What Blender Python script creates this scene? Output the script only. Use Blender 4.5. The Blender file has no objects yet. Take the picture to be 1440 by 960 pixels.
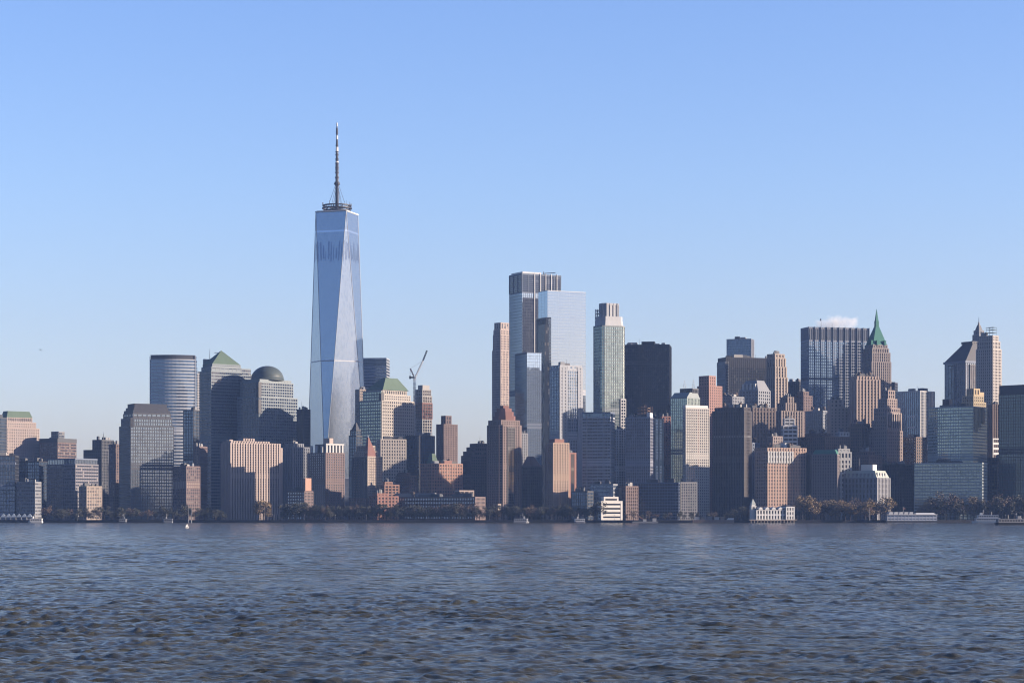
# skyline across a harbour on a clear autumn morning
SUN_W, SKY_W, EXPO = 5.0, .0597, 1.95
SKY = (1.0, 1.1, 3.2)
SKY_TINT = ((0.0, (1.12, .95, .97)), (.05, (1.10, .94, .99)), (.083, (1.05, .91, 1.01)), (.144, (1.01, .94, 1.10)), (.225, (.93, .915, 1.15)), (1.0, (.9, .9, 1.15)))
HAZE, HAZE_C = 2.4e-5, (.28, .48, 1.0, 1)
WATER_BUMP = 1.35
STONE_K = .43
import bpy, math, random
import numpy as np
from mathutils import Vector
R = math.radians
random.seed(11)
SC = bpy.context.scene
COL = SC.collection

# ------------------------------------------------------------------ survey constants
F, HX, HY, H, GZ = 3120.0, 720.0, 723.0, 9.0, 2.5     # focal length in photo pixels, principal column, horizon row, eye height, quay level
SUN_A, SUN_E = R(83), R(14)                             # sun: to the right of the viewer, low morning sun

def gx(px, D): return D * (px - HX) / F
def gz(py, D): return H + D * (HY - py) / F             # height above water seen at photo row py at distance D

# ------------------------------------------------------------------ mesh collector
class MB:
    def __init__(s): s.v, s.f, s.m = [], [], []
    def add(s, vs, fs, mi=0):
        o = len(s.v); s.v += vs
        for f in fs: s.f.append([o + i for i in f]); s.m.append(mi)
    def prism(s, poly, z0, z1, mi=0, top=True, bot=False, poly1=None):
        n = len(poly); p1 = poly1 or poly
        vs = [(x, y, z0) for x, y in poly] + [(x, y, z1) for x, y in p1]
        fs = [[i, (i + 1) % n, n + (i + 1) % n, n + i] for i in range(n)]
        if top: fs.append([n + i for i in range(n)])
        if bot: fs.append([n - 1 - i for i in range(n)])
        s.add(vs, fs, mi)
    def box(s, x0, x1, y0, y1, z0, z1, mi=0):
        s.prism([(x0, y0), (x1, y0), (x1, y1), (x0, y1)], z0, z1, mi, True, True)
    def edge(s, A, u, n, s0, s1, z0, z1, t0, t1, mi=0):
        a = [(A[0] + u[0]*q + n[0]*t, A[1] + u[1]*q + n[1]*t) for q, t in ((s0, t1), (s1, t1), (s1, t0), (s0, t0))]
        vs = [(x, y, z0) for x, y in a] + [(x, y, z1) for x, y in a]
        s.add(vs, [[0, 1, 5, 4], [1, 2, 6, 5], [3, 0, 4, 7], [4, 5, 6, 7], [3, 2, 1, 0]], mi)
    def tube(s, p, q, r, r1=None, n=6, mi=0):
        r1 = r if r1 is None else r1
        p, q = Vector(p), Vector(q); d = (q - p).normalized()
        a = d.orthogonal().normalized(); b = d.cross(a)
        vs = [tuple(c + (a*math.cos(k*2*math.pi/n) + b*math.sin(k*2*math.pi/n))*rr) for c, rr in ((p, r), (q, r1)) for k in range(n)]
        fs = [[i, (i+1) % n, n + (i+1) % n, n + i] for i in range(n)] + [[n - 1 - i for i in range(n)], [n + i for i in range(n)]]
        s.add(vs, fs, mi)
    def lathe(s, prof, cx=0, cy=0, n=24, mi=0):
        vs = []; m = len(prof)
        for r, z in prof:
            vs += [(cx + r*math.cos(k*2*math.pi/n), cy + r*math.sin(k*2*math.pi/n), z) for k in range(n)]
        fs = [[j*n + i, j*n + (i+1) % n, (j+1)*n + (i+1) % n, (j+1)*n + i] for j in range(m-1) for i in range(n)]
        fs.append([(m-1)*n + i for i in range(n)]); fs.append([n - 1 - i for i in range(n)])
        s.add(vs, fs, mi)
    def ring(s, cx, cy, z0, z1, ro, ri, n=32, mi=0):
        vs = []
        for r, z in ((ro, z0), (ro, z1), (ri, z1), (ri, z0)):
            vs += [(cx + r*math.cos(k*2*math.pi/n), cy + r*math.sin(k*2*math.pi/n), z) for k in range(n)]
        fs = [[j*n + i, j*n + (i+1) % n, ((j+1) % 4)*n + (i+1) % n, ((j+1) % 4)*n + i] for j in range(4) for i in range(n)]
        s.add(vs, fs, mi)
    def mesh(s, name, mats):
        me = bpy.data.meshes.new(name); me.from_pydata(s.v, [], s.f)
        for m in mats: me.materials.append(m)
        if len(mats) > 1: me.polygons.foreach_set('material_index', s.m)
        me.update(); return me

def obj(name, mb, mats, parent=None, loc=(0, 0, 0), rz=0.0, smooth=False):
    if not isinstance(mats, (list, tuple)): mats = [mats]
    me = mb.mesh(name, mats) if isinstance(mb, MB) else mb
    if smooth: me.polygons.foreach_set('use_smooth', [True]*len(me.polygons))
    o = bpy.data.objects.new(name, me); COL.objects.link(o)
    o.parent = parent; o.location = loc; o.rotation_euler = (0, 0, rz); return o

def tag(o, label, cat, group=None, kind=None):
    o['label'] = label; o['category'] = cat
    if group: o['group'] = group
    if kind: o['kind'] = kind
    return o

def thing(name, label, cat, loc=(0, 0, 0), rz=0.0, group=None):
    o = bpy.data.objects.new(name, None); COL.objects.link(o)
    o.location = loc; o.rotation_euler = (0, 0, rz); o.empty_display_size = 5
    return tag(o, label, cat, group)

# ------------------------------------------------------------------ materials
def newmat(name):
    m = bpy.data.materials.new(name); m.use_nodes = True
    nt = m.node_tree; b = nt.nodes['Principled BSDF']; return m, nt, b
def N(nt, t, **kw):
    n = nt.nodes.new(t)
    for k, v in kw.items(): setattr(n, k, v)
    return n
def mathn(nt, op, a, b=None):
    n = N(nt, 'ShaderNodeMath', operation=op)
    for i, v in enumerate((a, b)):
        if v is None: continue
        if hasattr(v, 'links'): nt.links.new(v, n.inputs[i])
        else: n.inputs[i].default_value = v
    return n.outputs[0]

_mc = {}
def stone(name, col, rough=.85, var=.22, scale=.05, streak=True, sat=.64):
    if name in _mc: return _mc[name]
    g = .3*col[0] + .55*col[1] + .15*col[2]; col = [(g + (c-g)*sat)*k for c, k in zip(col, (.95, 1.0, 1.06))]
    m, nt, b = newmat(name); L = nt.links
    tc = N(nt, 'ShaderNodeTexCoord')
    mp = N(nt, 'ShaderNodeMapping'); mp.inputs['Scale'].default_value = (1, 1, .25 if streak else 1)
    L.new(tc.outputs['Object'], mp.inputs['Vector'])
    n1 = N(nt, 'ShaderNodeTexNoise'); n1.inputs['Scale'].default_value = scale; n1.inputs['Detail'].default_value = 6; n1.inputs['Roughness'].default_value = .65
    L.new(mp.outputs[0], n1.inputs['Vector'])
    oi = N(nt, 'ShaderNodeObjectInfo')
    f = mathn(nt, 'ADD', mathn(nt, 'MULTIPLY', mathn(nt, 'SUBTRACT', n1.outputs[0], .5), var*2.2), 1.0)
    f = mathn(nt, 'ADD', f, mathn(nt, 'MULTIPLY', mathn(nt, 'SUBTRACT', oi.outputs['Random'], .5), var*.6))
    vm = N(nt, 'ShaderNodeVectorMath', operation='SCALE'); vm.inputs[0].default_value = [c*STONE_K for c in col]
    L.new(f, vm.inputs['Scale']); L.new(vm.outputs[0], b.inputs['Base Color'])
    b.inputs['Roughness'].default_value = rough; b.inputs['Specular IOR Level'].default_value = .15 if rough > .44 else .4
    _mc[name] = m; return m

def glass(name, col=(.03, .04, .055), ior=1.8, metal=0.0, rough=.06, bay=3.0, fl=3.8, blind=.25, bcol=(.22, .21, .2), tilt=.02, spec=.5):
    """window glass: every pane has its own slight tilt and its own blind behind it"""
    key = name + str((bay, fl))
    if key in _mc: return _mc[key]
    m, nt, b = newmat(name); L = nt.links
    tc = N(nt, 'ShaderNodeTexCoord')
    sx = N(nt, 'ShaderNodeVectorMath', operation='DIVIDE'); L.new(tc.outputs['Object'], sx.inputs[0]); sx.inputs[1].default_value = (bay, bay, fl)
    ad = N(nt, 'ShaderNodeVectorMath', operation='ADD'); L.new(sx.outputs[0], ad.inputs[0]); ad.inputs[1].default_value = (.37, .41, .02)
    fl_ = N(nt, 'ShaderNodeVectorMath', operation='FLOOR'); L.new(ad.outputs[0], fl_.inputs[0])
    wn = N(nt, 'ShaderNodeTexWhiteNoise'); wn.noise_dimensions = '3D'; L.new(fl_.outputs[0], wn.inputs['Vector'])
    lt = mathn(nt, 'LESS_THAN', wn.outputs['Value'], blind)
    mx = N(nt, 'ShaderNodeMix', data_type='RGBA'); L.new(lt, mx.inputs[0]); mx.inputs[6].default_value = (*col, 1); mx.inputs[7].default_value = (*bcol, 1)
    L.new(mx.outputs[2], b.inputs['Base Color'])
    b.inputs['Roughness'].default_value = rough; b.inputs['IOR'].default_value = ior; b.inputs['Metallic'].default_value = metal; b.inputs['Specular IOR Level'].default_value = spec
    g = N(nt, 'ShaderNodeNewGeometry')
    s1 = N(nt, 'ShaderNodeVectorMath', operation='SUBTRACT'); L.new(wn.outputs['Color'], s1.inputs[0]); s1.inputs[1].default_value = (.5, .5, .5)
    s2 = N(nt, 'ShaderNodeVectorMath', operation='SCALE'); L.new(s1.outputs[0], s2.inputs[0]); s2.inputs['Scale'].default_value = tilt
    s3 = N(nt, 'ShaderNodeVectorMath', operation='ADD'); L.new(g.outputs['Normal'], s3.inputs[0]); L.new(s2.outputs[0], s3.inputs[1])
    s4 = N(nt, 'ShaderNodeVectorMath', operation='NORMALIZE'); L.new(s3.outputs[0], s4.inputs[0]); L.new(s4.outputs[0], b.inputs['Normal'])
    _mc[key] = m; return m

GRANITE_PINK = stone('pink_granite', (.50, .36, .28)); BEIGE = stone('beige_stone', (.50, .42, .33)); TAN = stone('tan_stone', (.42, .31, .22))
BROWN = stone('brown_stone', (.20, .13, .095)); BRICK = stone('red_brick', (.36, .15, .10), sat=.7); BRICKD = stone('dull_brick', (.21, .13, .11))
ORANGEB = stone('orange_brick', (.46, .22, .13), sat=.7); GREY = stone('grey_stone', (.26, .27, .29)); PALE = stone('pale_stone', (.55, .53, .49))
WHITE = stone('white_paint', (.78, .76, .71), var=.12); DARK = stone('dark_cladding', (.035, .038, .045), .5); DKGREY = stone('dark_grey_cladding', (.075, .08, .09), .55)
CONC = stone('raw_concrete', (.40, .37, .33)); STEEL = stone('brushed_steel', (.52, .54, .57), .35, .12); ROOFG = stone('roof_gravel', (.16, .155, .15), .95)
COPPER = stone('green_copper', (.05, .19, .145), .75, .3, sat=1); COPPERP = stone('pale_copper', (.115, .165, .115), .75, .25, sat=1); SLATE = stone('dark_roof_metal', (.045, .05, .068), .62)
BLUEG = stone('blue_grey_metal', (.15, .18, .24), .6, sat=1); GREENG = stone('green_grey_metal', (.22, .27, .26), .45); WOOD = stone('tank_wood', (.14, .09, .06))
GOLD = stone('sunlit_gold', (.62, .42, .16)); REDTILE = stone('red_tile', (.28, .10, .07)); TANQ = stone('quay_stone', (.33, .25, .19))  # GOLD carries low sun and its reflection as colour
GL = lambda bay=3.0, fl=3.8: glass('window_glass', (.02, .026, .036), 1.5, blind=.16, bcol=(.13, .125, .12), spec=.38, bay=bay, fl=fl)
GL_DARK = lambda bay=3.0, fl=3.8: glass('dark_glass', (.010, .013, .018), 1.4, bay=bay, fl=fl, blind=.08, bcol=(.05, .05, .05), spec=.28)
GL_SKY = lambda bay=3.0, fl=3.8: glass('mirror_glass', (.25, .305, .365), 1.5, .8, .05, bay, fl, .1, (.22, .27, .325), .003)
GL_BLUE = lambda bay=3.0, fl=3.8: glass('blue_glass', (.10, .145, .215), 1.5, .7, .05, bay, fl, .2, (.07, .105, .15), .01)
GL_NAVY = lambda bay=3.0, fl=3.8: glass('navy_glass', (.012, .018, .034), 1.5, 0, .06, bay, fl, .15, (.05, .06, .08), .01, .35)
GL_GREEN = lambda bay=3.0, fl=3.8: glass('green_glass', (.20, .255, .255), 1.5, .65, .07, bay, fl, .25, (.14, .185, .185), .008)

# ------------------------------------------------------------------ facades: glass core + lattice of piers and spandrels
def facade(wall, poly, z0, z1, fl, bay, pw, sh, tp=.45, ts=.3, parapet=1.6, mull=0.0, back=True, skip=()):
    n = len(poly)
    for i in range(n):
        A, B = poly[i], poly[(i+1) % n]
        dx, dy = B[0]-A[0], B[1]-A[1]; Lg = math.hypot(dx, dy)
        if Lg < .3 or i in skip: continue
        u = (dx/Lg, dy/Lg); nn = (u[1], -u[0])
        wallface = back and nn[1] > .8                                       # far side: plain wall
        e = min(tp, ts) - .03
        nf = max(1, round((z1 - z0 - parapet) / fl)); fh = (z1 - z0 - parapet) / nf
        if sh > 0:
            plant = {nf*11//20, nf*11//20 + 1} if nf > 24 else set()             # closed plant storeys break the grid of tall facades
            for k in range(0 if not wallface else nf, nf):
                wall.edge(A, u, nn, -e, Lg+e, z0 + k*fh, z0 + k*fh + (fh*.82 if k in plant else sh), -.05, ts)
        wall.edge(A, u, nn, -e, Lg+e, z1 - parapet, z1, -.05, ts + .12)
        if pw > 0 and not wallface:
            nb = max(1, round(Lg / bay))
            for k in range(nb + 1):
                c = k*Lg/nb; hw = pw/2 if 0 < k < nb else pw*.62
                wall.edge(A, u, nn, max(c - hw, -tp+.02), min(c + hw, Lg+tp-.02), z0, z1 - .15, -.04, tp)
        if wallface: wall.edge(A, u, nn, -e, Lg+e, z0, z1 - parapet - .05, -.05, ts - .05)

class ST:
    def __init__(s, wall, glz, fl=3.8, bay=3.0, pw=1.2, sh=1.5, tp=.45, ts=.3, parapet=1.6):
        s.wall, s.fl, s.bay, s.pw, s.sh, s.tp, s.ts, s.parapet = wall, fl, bay, pw, sh, tp, ts, parapet
        s.glz = glz(bay, fl)

def solve(xl, xc, xr, D, ratio):
    """footprint width, depth and turn of a block whose left end, near corner and right end stand at three bearings"""
    P = (gx(xc, D), D); kl, kr = (xl - HX)/F, (xr - HX)/F
    def wd(th):
        ux, uy = -math.cos(th), math.sin(th); vx, vy = math.sin(th), math.cos(th)
        a, b = ux - kl*uy, vx - kr*vy
        w = (kl*D - P[0])/a if abs(a) > 1e-6 else 1e9
        d = (kr*D - P[0])/b if abs(b) > 1e-6 else 1e9
        return (w if w > 0 else 1e9), (d if d > 0 else 1e9)
    kmid = math.atan((xc - HX)/F)
    lo, hi = kmid + R(.6), kmid + R(89.4)
    for _ in range(60):
        th = (lo+hi)/2; w, d = wd(th)
        if d / w > ratio: lo = th
        else: hi = th
    w, d = wd(th); return P, th, w, d

class Tower:
    def __init__(s, name, label, cat, xl, xc, xr, yt, D, st, ratio=1.0, tiers=None, poly=None, group=None, roofmat=None, clutter=2, seed=None):
        s.D, s.st = D, st
        P, th, w, d = solve(xl, xc, xr, D, ratio)
        s.w, s.d, s.th = w, d, th
        cx = P[0] - math.cos(th)*w/2 + math.sin(th)*d/2; cy = P[1] + math.sin(th)*w/2 + math.cos(th)*d/2
        s.cy = cy
        s.root = thing(name, label, cat, (cx, cy, GZ), -th, group)
        wall, core, roof = MB(), MB(), MB()
        z0 = 0.0; s.tops = []
        rng = random.Random(seed if seed is not None else int(xl*7 + yt))
        allt = [(yt, 0, 1, 0, 1)] + list(tiers or [])
        for i, t in enumerate(allt):
            z1 = s.z(t[0]); x0, x1, y0, y1 = s.fr(*t[1:5]); sty = t[5] if len(t) > 5 else st
            if z1 <= z0 + .5: continue
            pg = [(x0, y0), (x1, y0), (x1, y1), (x0, y1)]
            if poly and i == 0: pg = [(( fx - .5)*w, (fy - .5)*d) for fx, fy in poly]
            core.prism(pg, z0, z1 - .8)
            facade(wall, pg, z0, z1, sty.fl, sty.bay, sty.pw, sty.sh, sty.tp, sty.ts, min(sty.parapet, (z1-z0)*.4), back=poly is None)
            mid = (sum(p[0] for p in pg)/len(pg), sum(p[1] for p in pg)/len(pg))
            roof.prism([(mid[0] + (p[0]-mid[0])*.995, mid[1] + (p[1]-mid[1])*.995) for p in pg], z1 - .9, z1 - .55)
            z0 = z1 - .6; s.tops.append((x0, x1, y0, y1, z1))
        s.wall = obj('wall', wall, st.wall, s.root); s.glazing = obj('glazing', core, st.glz, s.root)
        s.roof = obj('roof', roof, roofmat or ROOFG, s.root)
        x0, x1, y0, y1, z1 = s.tops[-1]
        if clutter and rng.random() < .6:
            m = MB(); px, py = rng.uniform(x0*.6, x1*.6), rng.uniform(y0*.6, y1*.6); m.tube((px, py, z1-.56), (px, py, z1+rng.uniform(5, 11)), .22, .1, 5); obj('roof_antenna', m, DKGREY, s.root)
        for k in range(clutter + (2 if clutter else 0)):                     # plant rooms and cooling units on the roof
            ww, dd = (x1-x0)*rng.uniform(.08, .28), (y1-y0)*rng.uniform(.08, .28)
            px, py = rng.uniform(x0+1, x1-ww-1), rng.uniform(y0+1, y1-dd-1); hh = rng.uniform(2, 4.2)
            m = MB(); m.box(px, px+ww, py, py+dd, z1-.56, z1+hh); m.box(px+.3, px+ww-.3, py+.3, py+dd-.3, z1+hh, z1+hh+.4)
            obj('plant_room', m, rng.choice([ROOFG, DKGREY, GREY, CONC]), s.root)
        if clutter >= 3 and cat in ('stone building', 'stone tower', 'brick building', 'apartment building', 'low building') and x1-x0 > 14: s.tanks(2)
    def tanks(s, n):
        x0, x1, y0, y1, z1 = s.tops[-1]
        for k in range(n): s.tank(.5 + (x0 + (x1-x0)*(.25+.5*k))/s.w, .5 + (y0 + (y1-y0)*(.3+.35*k))/s.d, None, 6.5, 2.1, z1)
    def z(s, py, D=None): return gz(py, D or s.D) - GZ
    def fr(s, a, b, c, d): return (a-.5)*s.w, (b-.5)*s.w, (c-.5)*s.d, (d-.5)*s.d
    def box(s, name, a, b, c, d, y0, y1, mat, cap=None):
        x0, x1, v0, v1 = s.fr(a, b, c, d); m = MB(); m.box(x0, x1, v0, v1, s.z(y0)-.57, s.z(y1))
        return obj(name, m, mat, s.root)
    def louvre(s, name, a, b, c, d, y0, y1, st, label=None):
        """storey block with its own lattice"""
        x0, x1, v0, v1 = s.fr(a, b, c, d); z0, z1 = s.z(y0)-.57, s.z(y1); pg = [(x0, v0), (x1, v0), (x1, v1), (x0, v1)]
        m = MB(); facade(m, pg, z0, z1, st.fl, st.bay, st.pw, st.sh, st.tp, st.ts, min(st.parapet, (z1-z0)*.3))
        m2 = MB(); m2.prism(pg, z0, z1-.4)
        o = obj(name, m, st.wall, s.root); obj('glazing', m2, st.glz, o)
        if label: o['label'] = label
        return o
    def frustum(s, name, a, b, c, d, y0, A, B, C, Dd, y1, mat):
        x0, x1, v0, v1 = s.fr(a, b, c, d); X0, X1, V0, V1 = s.fr(A, B, C, Dd); m = MB()
        m.prism([(x0, v0), (x1, v0), (x1, v1), (x0, v1)], s.z(y0)-.57, s.z(y1), poly1=[(X0, V0), (X1, V0), (X1, V1), (X0, V1)])
        return obj(name, m, mat, s.root)
    def mast(s, name, fx, fy, y0, y1, r=.4, mat=None, r1=None):
        m = MB(); x, y = (fx-.5)*s.w, (fy-.5)*s.d
        m.tube((x, y, s.z(y0)-.57), (x, y, s.z(y1)), r, r*.4 if r1 is None else r1); return obj(name, m, mat or DKGREY, s.root)
    def tank(s, fx, fy, y0, h=6, r=2.0, zz=None):
        x, y, z = (fx-.5)*s.w, (fy-.5)*s.d, (s.z(y0) if zz is None else zz)-.57; m = MB()
        for a in range(4): m.tube((x+r*.7*math.cos(a*1.57+.8), y+r*.7*math.sin(a*1.57+.8), z), (x+r*.7*math.cos(a*1.57+.8), y+r*.7*math.sin(a*1.57+.8), z+h*.4), .15)
        m.lathe([(r, z+h*.38), (r, z+h*.8), (r*.15, z+h)], x, y, 10); return obj('water_tank', m, WOOD, s.root)
# ------------------------------------------------------------------ camera, sun, sky, air
cam = bpy.data.cameras.new('camera'); camo = bpy.data.objects.new('camera', cam); COL.objects.link(camo); SC.camera = camo
camo.location = (0, 0, H); camo.rotation_euler = (R(90), 0, 0)
cam.sensor_width = 36; cam.lens = 36*F/1440; cam.shift_y = (HY - 480)/1440; cam.clip_start = 1; cam.clip_end = 60000

sd = Vector((math.cos(SUN_E)*math.sin(SUN_A), -math.cos(SUN_E)*math.cos(SUN_A), math.sin(SUN_E)))
sl = bpy.data.lights.new('sun', 'SUN'); slo = bpy.data.objects.new('sun', sl); COL.objects.link(slo)
sl.energy = SUN_W; sl.angle = R(.5); sl.color = (1.0, .80, .63)
slo.rotation_euler = sd.to_track_quat('Z', 'Y').to_euler()

wd = bpy.data.worlds.new('World'); SC.world = wd; wd.use_nodes = True
nt = wd.node_tree; bg = nt.nodes['Background']
sky = nt.nodes.new('ShaderNodeTexSky'); sky.sky_type = 'NISHITA'; sky.sun_disc = False
sky.sun_elevation = SUN_E; sky.sun_rotation = math.pi - SUN_A
sky.air_density, sky.dust_density, sky.ozone_density = SKY
# the air near the horizon is a little warmer, higher up a little deeper blue
tcw = nt.nodes.new('ShaderNodeTexCoord'); sep = nt.nodes.new('ShaderNodeSeparateXYZ'); nt.links.new(tcw.outputs['Generated'], sep.inputs[0])
rmp = nt.nodes.new('ShaderNodeValToRGB'); nt.links.new(sep.outputs['Z'], rmp.inputs[0]); el = rmp.color_ramp.elements
while len(el) < len(SKY_TINT): el.new(.5)
for e, (pos, c) in zip(el, SKY_TINT): e.position = pos; e.color = (*[v*.8 for v in c], 1)
tint = nt.nodes.new('ShaderNodeVectorMath'); tint.operation = 'MULTIPLY'; nt.links.new(rmp.outputs[0], tint.inputs[1])
nt.links.new(sky.outputs[0], tint.inputs[0]); nt.links.new(tint.outputs[0], bg.inputs['Color']); bg.inputs['Strength'].default_value = SKY_W*1.25
SC.view_settings.view_transform = 'Standard'; SC.view_settings.look = 'None'; SC.view_settings.exposure = EXPO; SC.view_settings.gamma = 1
SC.view_settings.use_curve_mapping = False
SC.cycles.use_denoising = True; SC.cycles.filter_width = 1.15
SC.cycles.sample_clamp_direct = .9; SC.cycles.sample_clamp_indirect = .9; SC.cycles.caustics_reflective = False; SC.cycles.caustics_refractive = False
SC.cycles.max_bounces = 6; SC.cycles.diffuse_bounces = 2; SC.cycles.glossy_bounces = 3; SC.cycles.volume_bounces = 0; SC.cycles.transmission_bounces = 2

if HAZE > 0:
    m = bpy.data.materials.new('haze_air'); m.use_nodes = True; t = m.node_tree; t.nodes.clear()
    out = t.nodes.new('ShaderNodeOutputMaterial'); pv = t.nodes.new('ShaderNodeVolumePrincipled')
    pv.inputs['Color'].default_value = HAZE_C; pv.inputs['Density'].default_value = HAZE; pv.inputs['Anisotropy'].default_value = 0.0
    t.links.new(pv.outputs[0], out.inputs['Volume'])
    hb = MB(); hb.box(-9500, 9500, -5000, 10500, -3.0, 640)
    hz = obj('haze', hb, m); hz['kind'] = 'stuff'; hz['label'] = 'thin blue morning haze over harbour and city'

# ------------------------------------------------------------------ water
def wave_field(nw, lmin, lmax, rng, rms):
    comps = []
    for k in range(nw):
        lam = math.exp(rng.uniform(math.log(lmin), math.log(lmax)))
        th = rng.gauss(R(252), R(40))
        comps.append((lam, th, rng.uniform(0, 2*math.pi), lam**.95*rng.uniform(.5, 1.3)))
    s = math.sqrt(sum(c[3]**2 for c in comps)/2)
    return [(l, t, p, a*rms/s) for l, t, p, a in comps]
_rw = random.Random(4)
WAVES = wave_field(26, 4.5, 13.0, _rw, .042) + wave_field(60, 1.5, 5.0, _rw, .046) + wave_field(90, .45, 1.5, _rw, .036)
# one sheet, finer near the viewer's pier and coarser toward the far shore
rows, cols = 2400, 1100
ys = 88*np.exp(np.linspace(0, math.log(2420/88), rows)); fx = np.linspace(-.36, .36, cols)
Y = np.repeat(ys[:, None], cols, 1); X = (Y + 90)*fx[None, :]
step = np.gradient(ys)[:, None]
Zw = np.zeros_like(Y); env = 1 + .3*np.sin(X*.031 + 1.3*np.sin(Y*.017))*np.sin(Y*.023 + .8*np.sin(X*.019 + 2))
for l, t, p, a in WAVES:
    k = 2*math.pi/l; fade = np.clip((l*1.0/step - 2.2)/2.0, 0, 1)          # waves finer than the sheet leave to the ripple texture
    Zw += fade*a*np.sin(k*(X*math.cos(t) + Y*math.sin(t)) + p)
Zw *= env; Zw += 1.6*Zw*np.abs(Zw)*(Zw > 0)
Zw *= np.clip((.36 - np.abs(fx))/.03, 0, 1)[None, :]*np.clip((ys - 88)/6, 0, 1)[:, None]*np.clip((2420 - ys)/60, 0, 1)[:, None]     # calm where the open sheet takes over
vs = [np.stack([X, Y, Zw], -1).reshape(-1, 3).astype(np.float32)]; idx = np.arange(rows*cols).reshape(rows, cols)
fs = [np.stack([idx[:-1, :-1], idx[:-1, 1:], idx[1:, 1:], idx[1:, :-1]], -1).reshape(-1, 4)]; off = rows*cols
big = np.array([(-9300, -4800, 0), (9300, -4800, 0), (9300, 10300, 0), (-9300, 10300, 0), (-.36*178, 88, 0), (.36*178, 88, 0), (.36*2510, 2420, 0), (-.36*2510, 2420, 0)], np.float32)
vs.append(big); fs.append(off + np.array([[0, 1, 5, 4], [1, 2, 6, 5], [2, 3, 7, 6], [3, 0, 4, 7]])); vs = np.concatenate(vs); fs = np.concatenate(fs)
me = bpy.data.meshes.new('water'); me.vertices.add(len(vs)); me.vertices.foreach_set('co', vs.ravel())
me.loops.add(len(fs)*4); me.loops.foreach_set('vertex_index', fs.ravel().astype(np.int32))
me.polygons.add(len(fs)); me.polygons.foreach_set('loop_start', np.arange(0, len(fs)*4, 4, dtype=np.int32)); me.polygons.foreach_set('loop_total', np.full(len(fs), 4, np.int32))
me.update(calc_edges=True); me.polygons.foreach_set('use_smooth', [True]*len(fs))
m, nt, b = newmat('harbour_water'); L = nt.links
tc = N(nt, 'ShaderNodeTexCoord')
n1 = N(nt, 'ShaderNodeTexNoise'); n1.inputs['Scale'].default_value = 2.4; n1.inputs['Detail'].default_value = 6; n1.inputs['Roughness'].default_value = .68; n1.inputs['Distortion'].default_value = .6
mp = N(nt, 'ShaderNodeMapping'); mp.inputs['Scale'].default_value = (.7, 1.2, 1); mp.inputs['Rotation'].default_value = (0, 0, R(18))
L.new(tc.outputs['Object'], mp.inputs[0]); L.new(mp.outputs[0], n1.inputs['Vector'])
n2 = N(nt, 'ShaderNodeTexNoise'); n2.inputs['Scale'].default_value = .012; n2.inputs['Detail'].default_value = 3; L.new(tc.outputs['Object'], n2.inputs['Vector'])
bu = N(nt, 'ShaderNodeBump'); bu.inputs['Distance'].default_value = .15
n3 = N(nt, 'ShaderNodeTexNoise'); n3.inputs['Scale'].default_value = .06; n3.inputs['Detail'].default_value = 7; n3.inputs['Roughness'].default_value = .72
mp3 = N(nt, 'ShaderNodeMapping'); mp3.inputs['Scale'].default_value = (1.3, .3, 1); L.new(tc.outputs['Object'], mp3.inputs[0]); L.new(mp3.outputs[0], n3.inputs['Vector'])
gust = mathn(nt, 'MAXIMUM', mathn(nt, 'ADD', mathn(nt, 'MULTIPLY', mathn(nt, 'SUBTRACT', n3.outputs[0], .5), 6.5), WATER_BUMP), .2)   # patches of wind ripple
L.new(gust, bu.inputs['Strength'])
L.new(n1.outputs[0], bu.inputs['Height']); last = bu
for sc_, di, de in ((.30, .75, 3), (.075, 2.0, 3)):                           # longer ripples, readable far out where the sheet is coarse
    nn_ = N(nt, 'ShaderNodeTexNoise'); nn_.inputs['Scale'].default_value = sc_; nn_.inputs['Detail'].default_value = de; L.new(mp.outputs[0], nn_.inputs['Vector'])
    b2 = N(nt, 'ShaderNodeBump'); b2.inputs['Distance'].default_value = di; L.new(mathn(nt, 'MULTIPLY', gust, 1.15), b2.inputs['Strength'])
    L.new(nn_.outputs[0], b2.inputs['Height']); L.new(last.outputs[0], b2.inputs['Normal']); last = b2
L.new(last.outputs[0], b.inputs['Normal'])
mx = N(nt, 'ShaderNodeMix', data_type='RGBA'); L.new(n2.outputs[0], mx.inputs[0]); mx.inputs[6].default_value = (.026, .027, .020, 1); mx.inputs[7].default_value = (.036, .034, .021, 1)
L.new(mx.outputs[2], b.inputs['Base Color']); b.inputs['Roughness'].default_value = .13; b.inputs['IOR'].default_value = 1.333; b.inputs['Specular IOR Level'].default_value = .37
me.materials.append(m); wo = obj('water', me, m); wo['kind'] = 'structure'

# ------------------------------------------------------------------ land, quay
shore = [(-9200, 2600), (-1500, 2600), (-640, 2470), (-430, 2425), (-200, 2405), (60, 2392), (130, 2370), (330, 2372), (333, 2432), (560, 2452), (1200, 2480), (9200, 2480)]
gb = MB(); poly = shore + [(9200, 10200), (-9200, 10200)]
gb.add([(x, y, GZ) for x, y in poly], [list(range(len(poly)))])
m = stone('ground_paving', (.06, .06, .06), .95, .3, .02, False)
g = obj('ground', gb, m); g['kind'] = 'structure'
qb = MB()
for (x0, y0), (x1, y1) in zip(shore, shore[1:]):
    Lg = math.hypot(x1-x0, y1-y0); u = ((x1-x0)/Lg, (y1-y0)/Lg); n_ = (u[1], -u[0])
    qb.edge((x0, y0), u, n_, -.4, Lg+.4, -3, GZ + .5, -.6, .5)
q = obj('quay_wall', qb, stone('quay_concrete', (.045, .045, .048), .9, .35, .08, False)); tag(q, 'long dark stone quay wall along the waterline', 'quay wall')
q['kind'] = 'structure'
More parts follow.
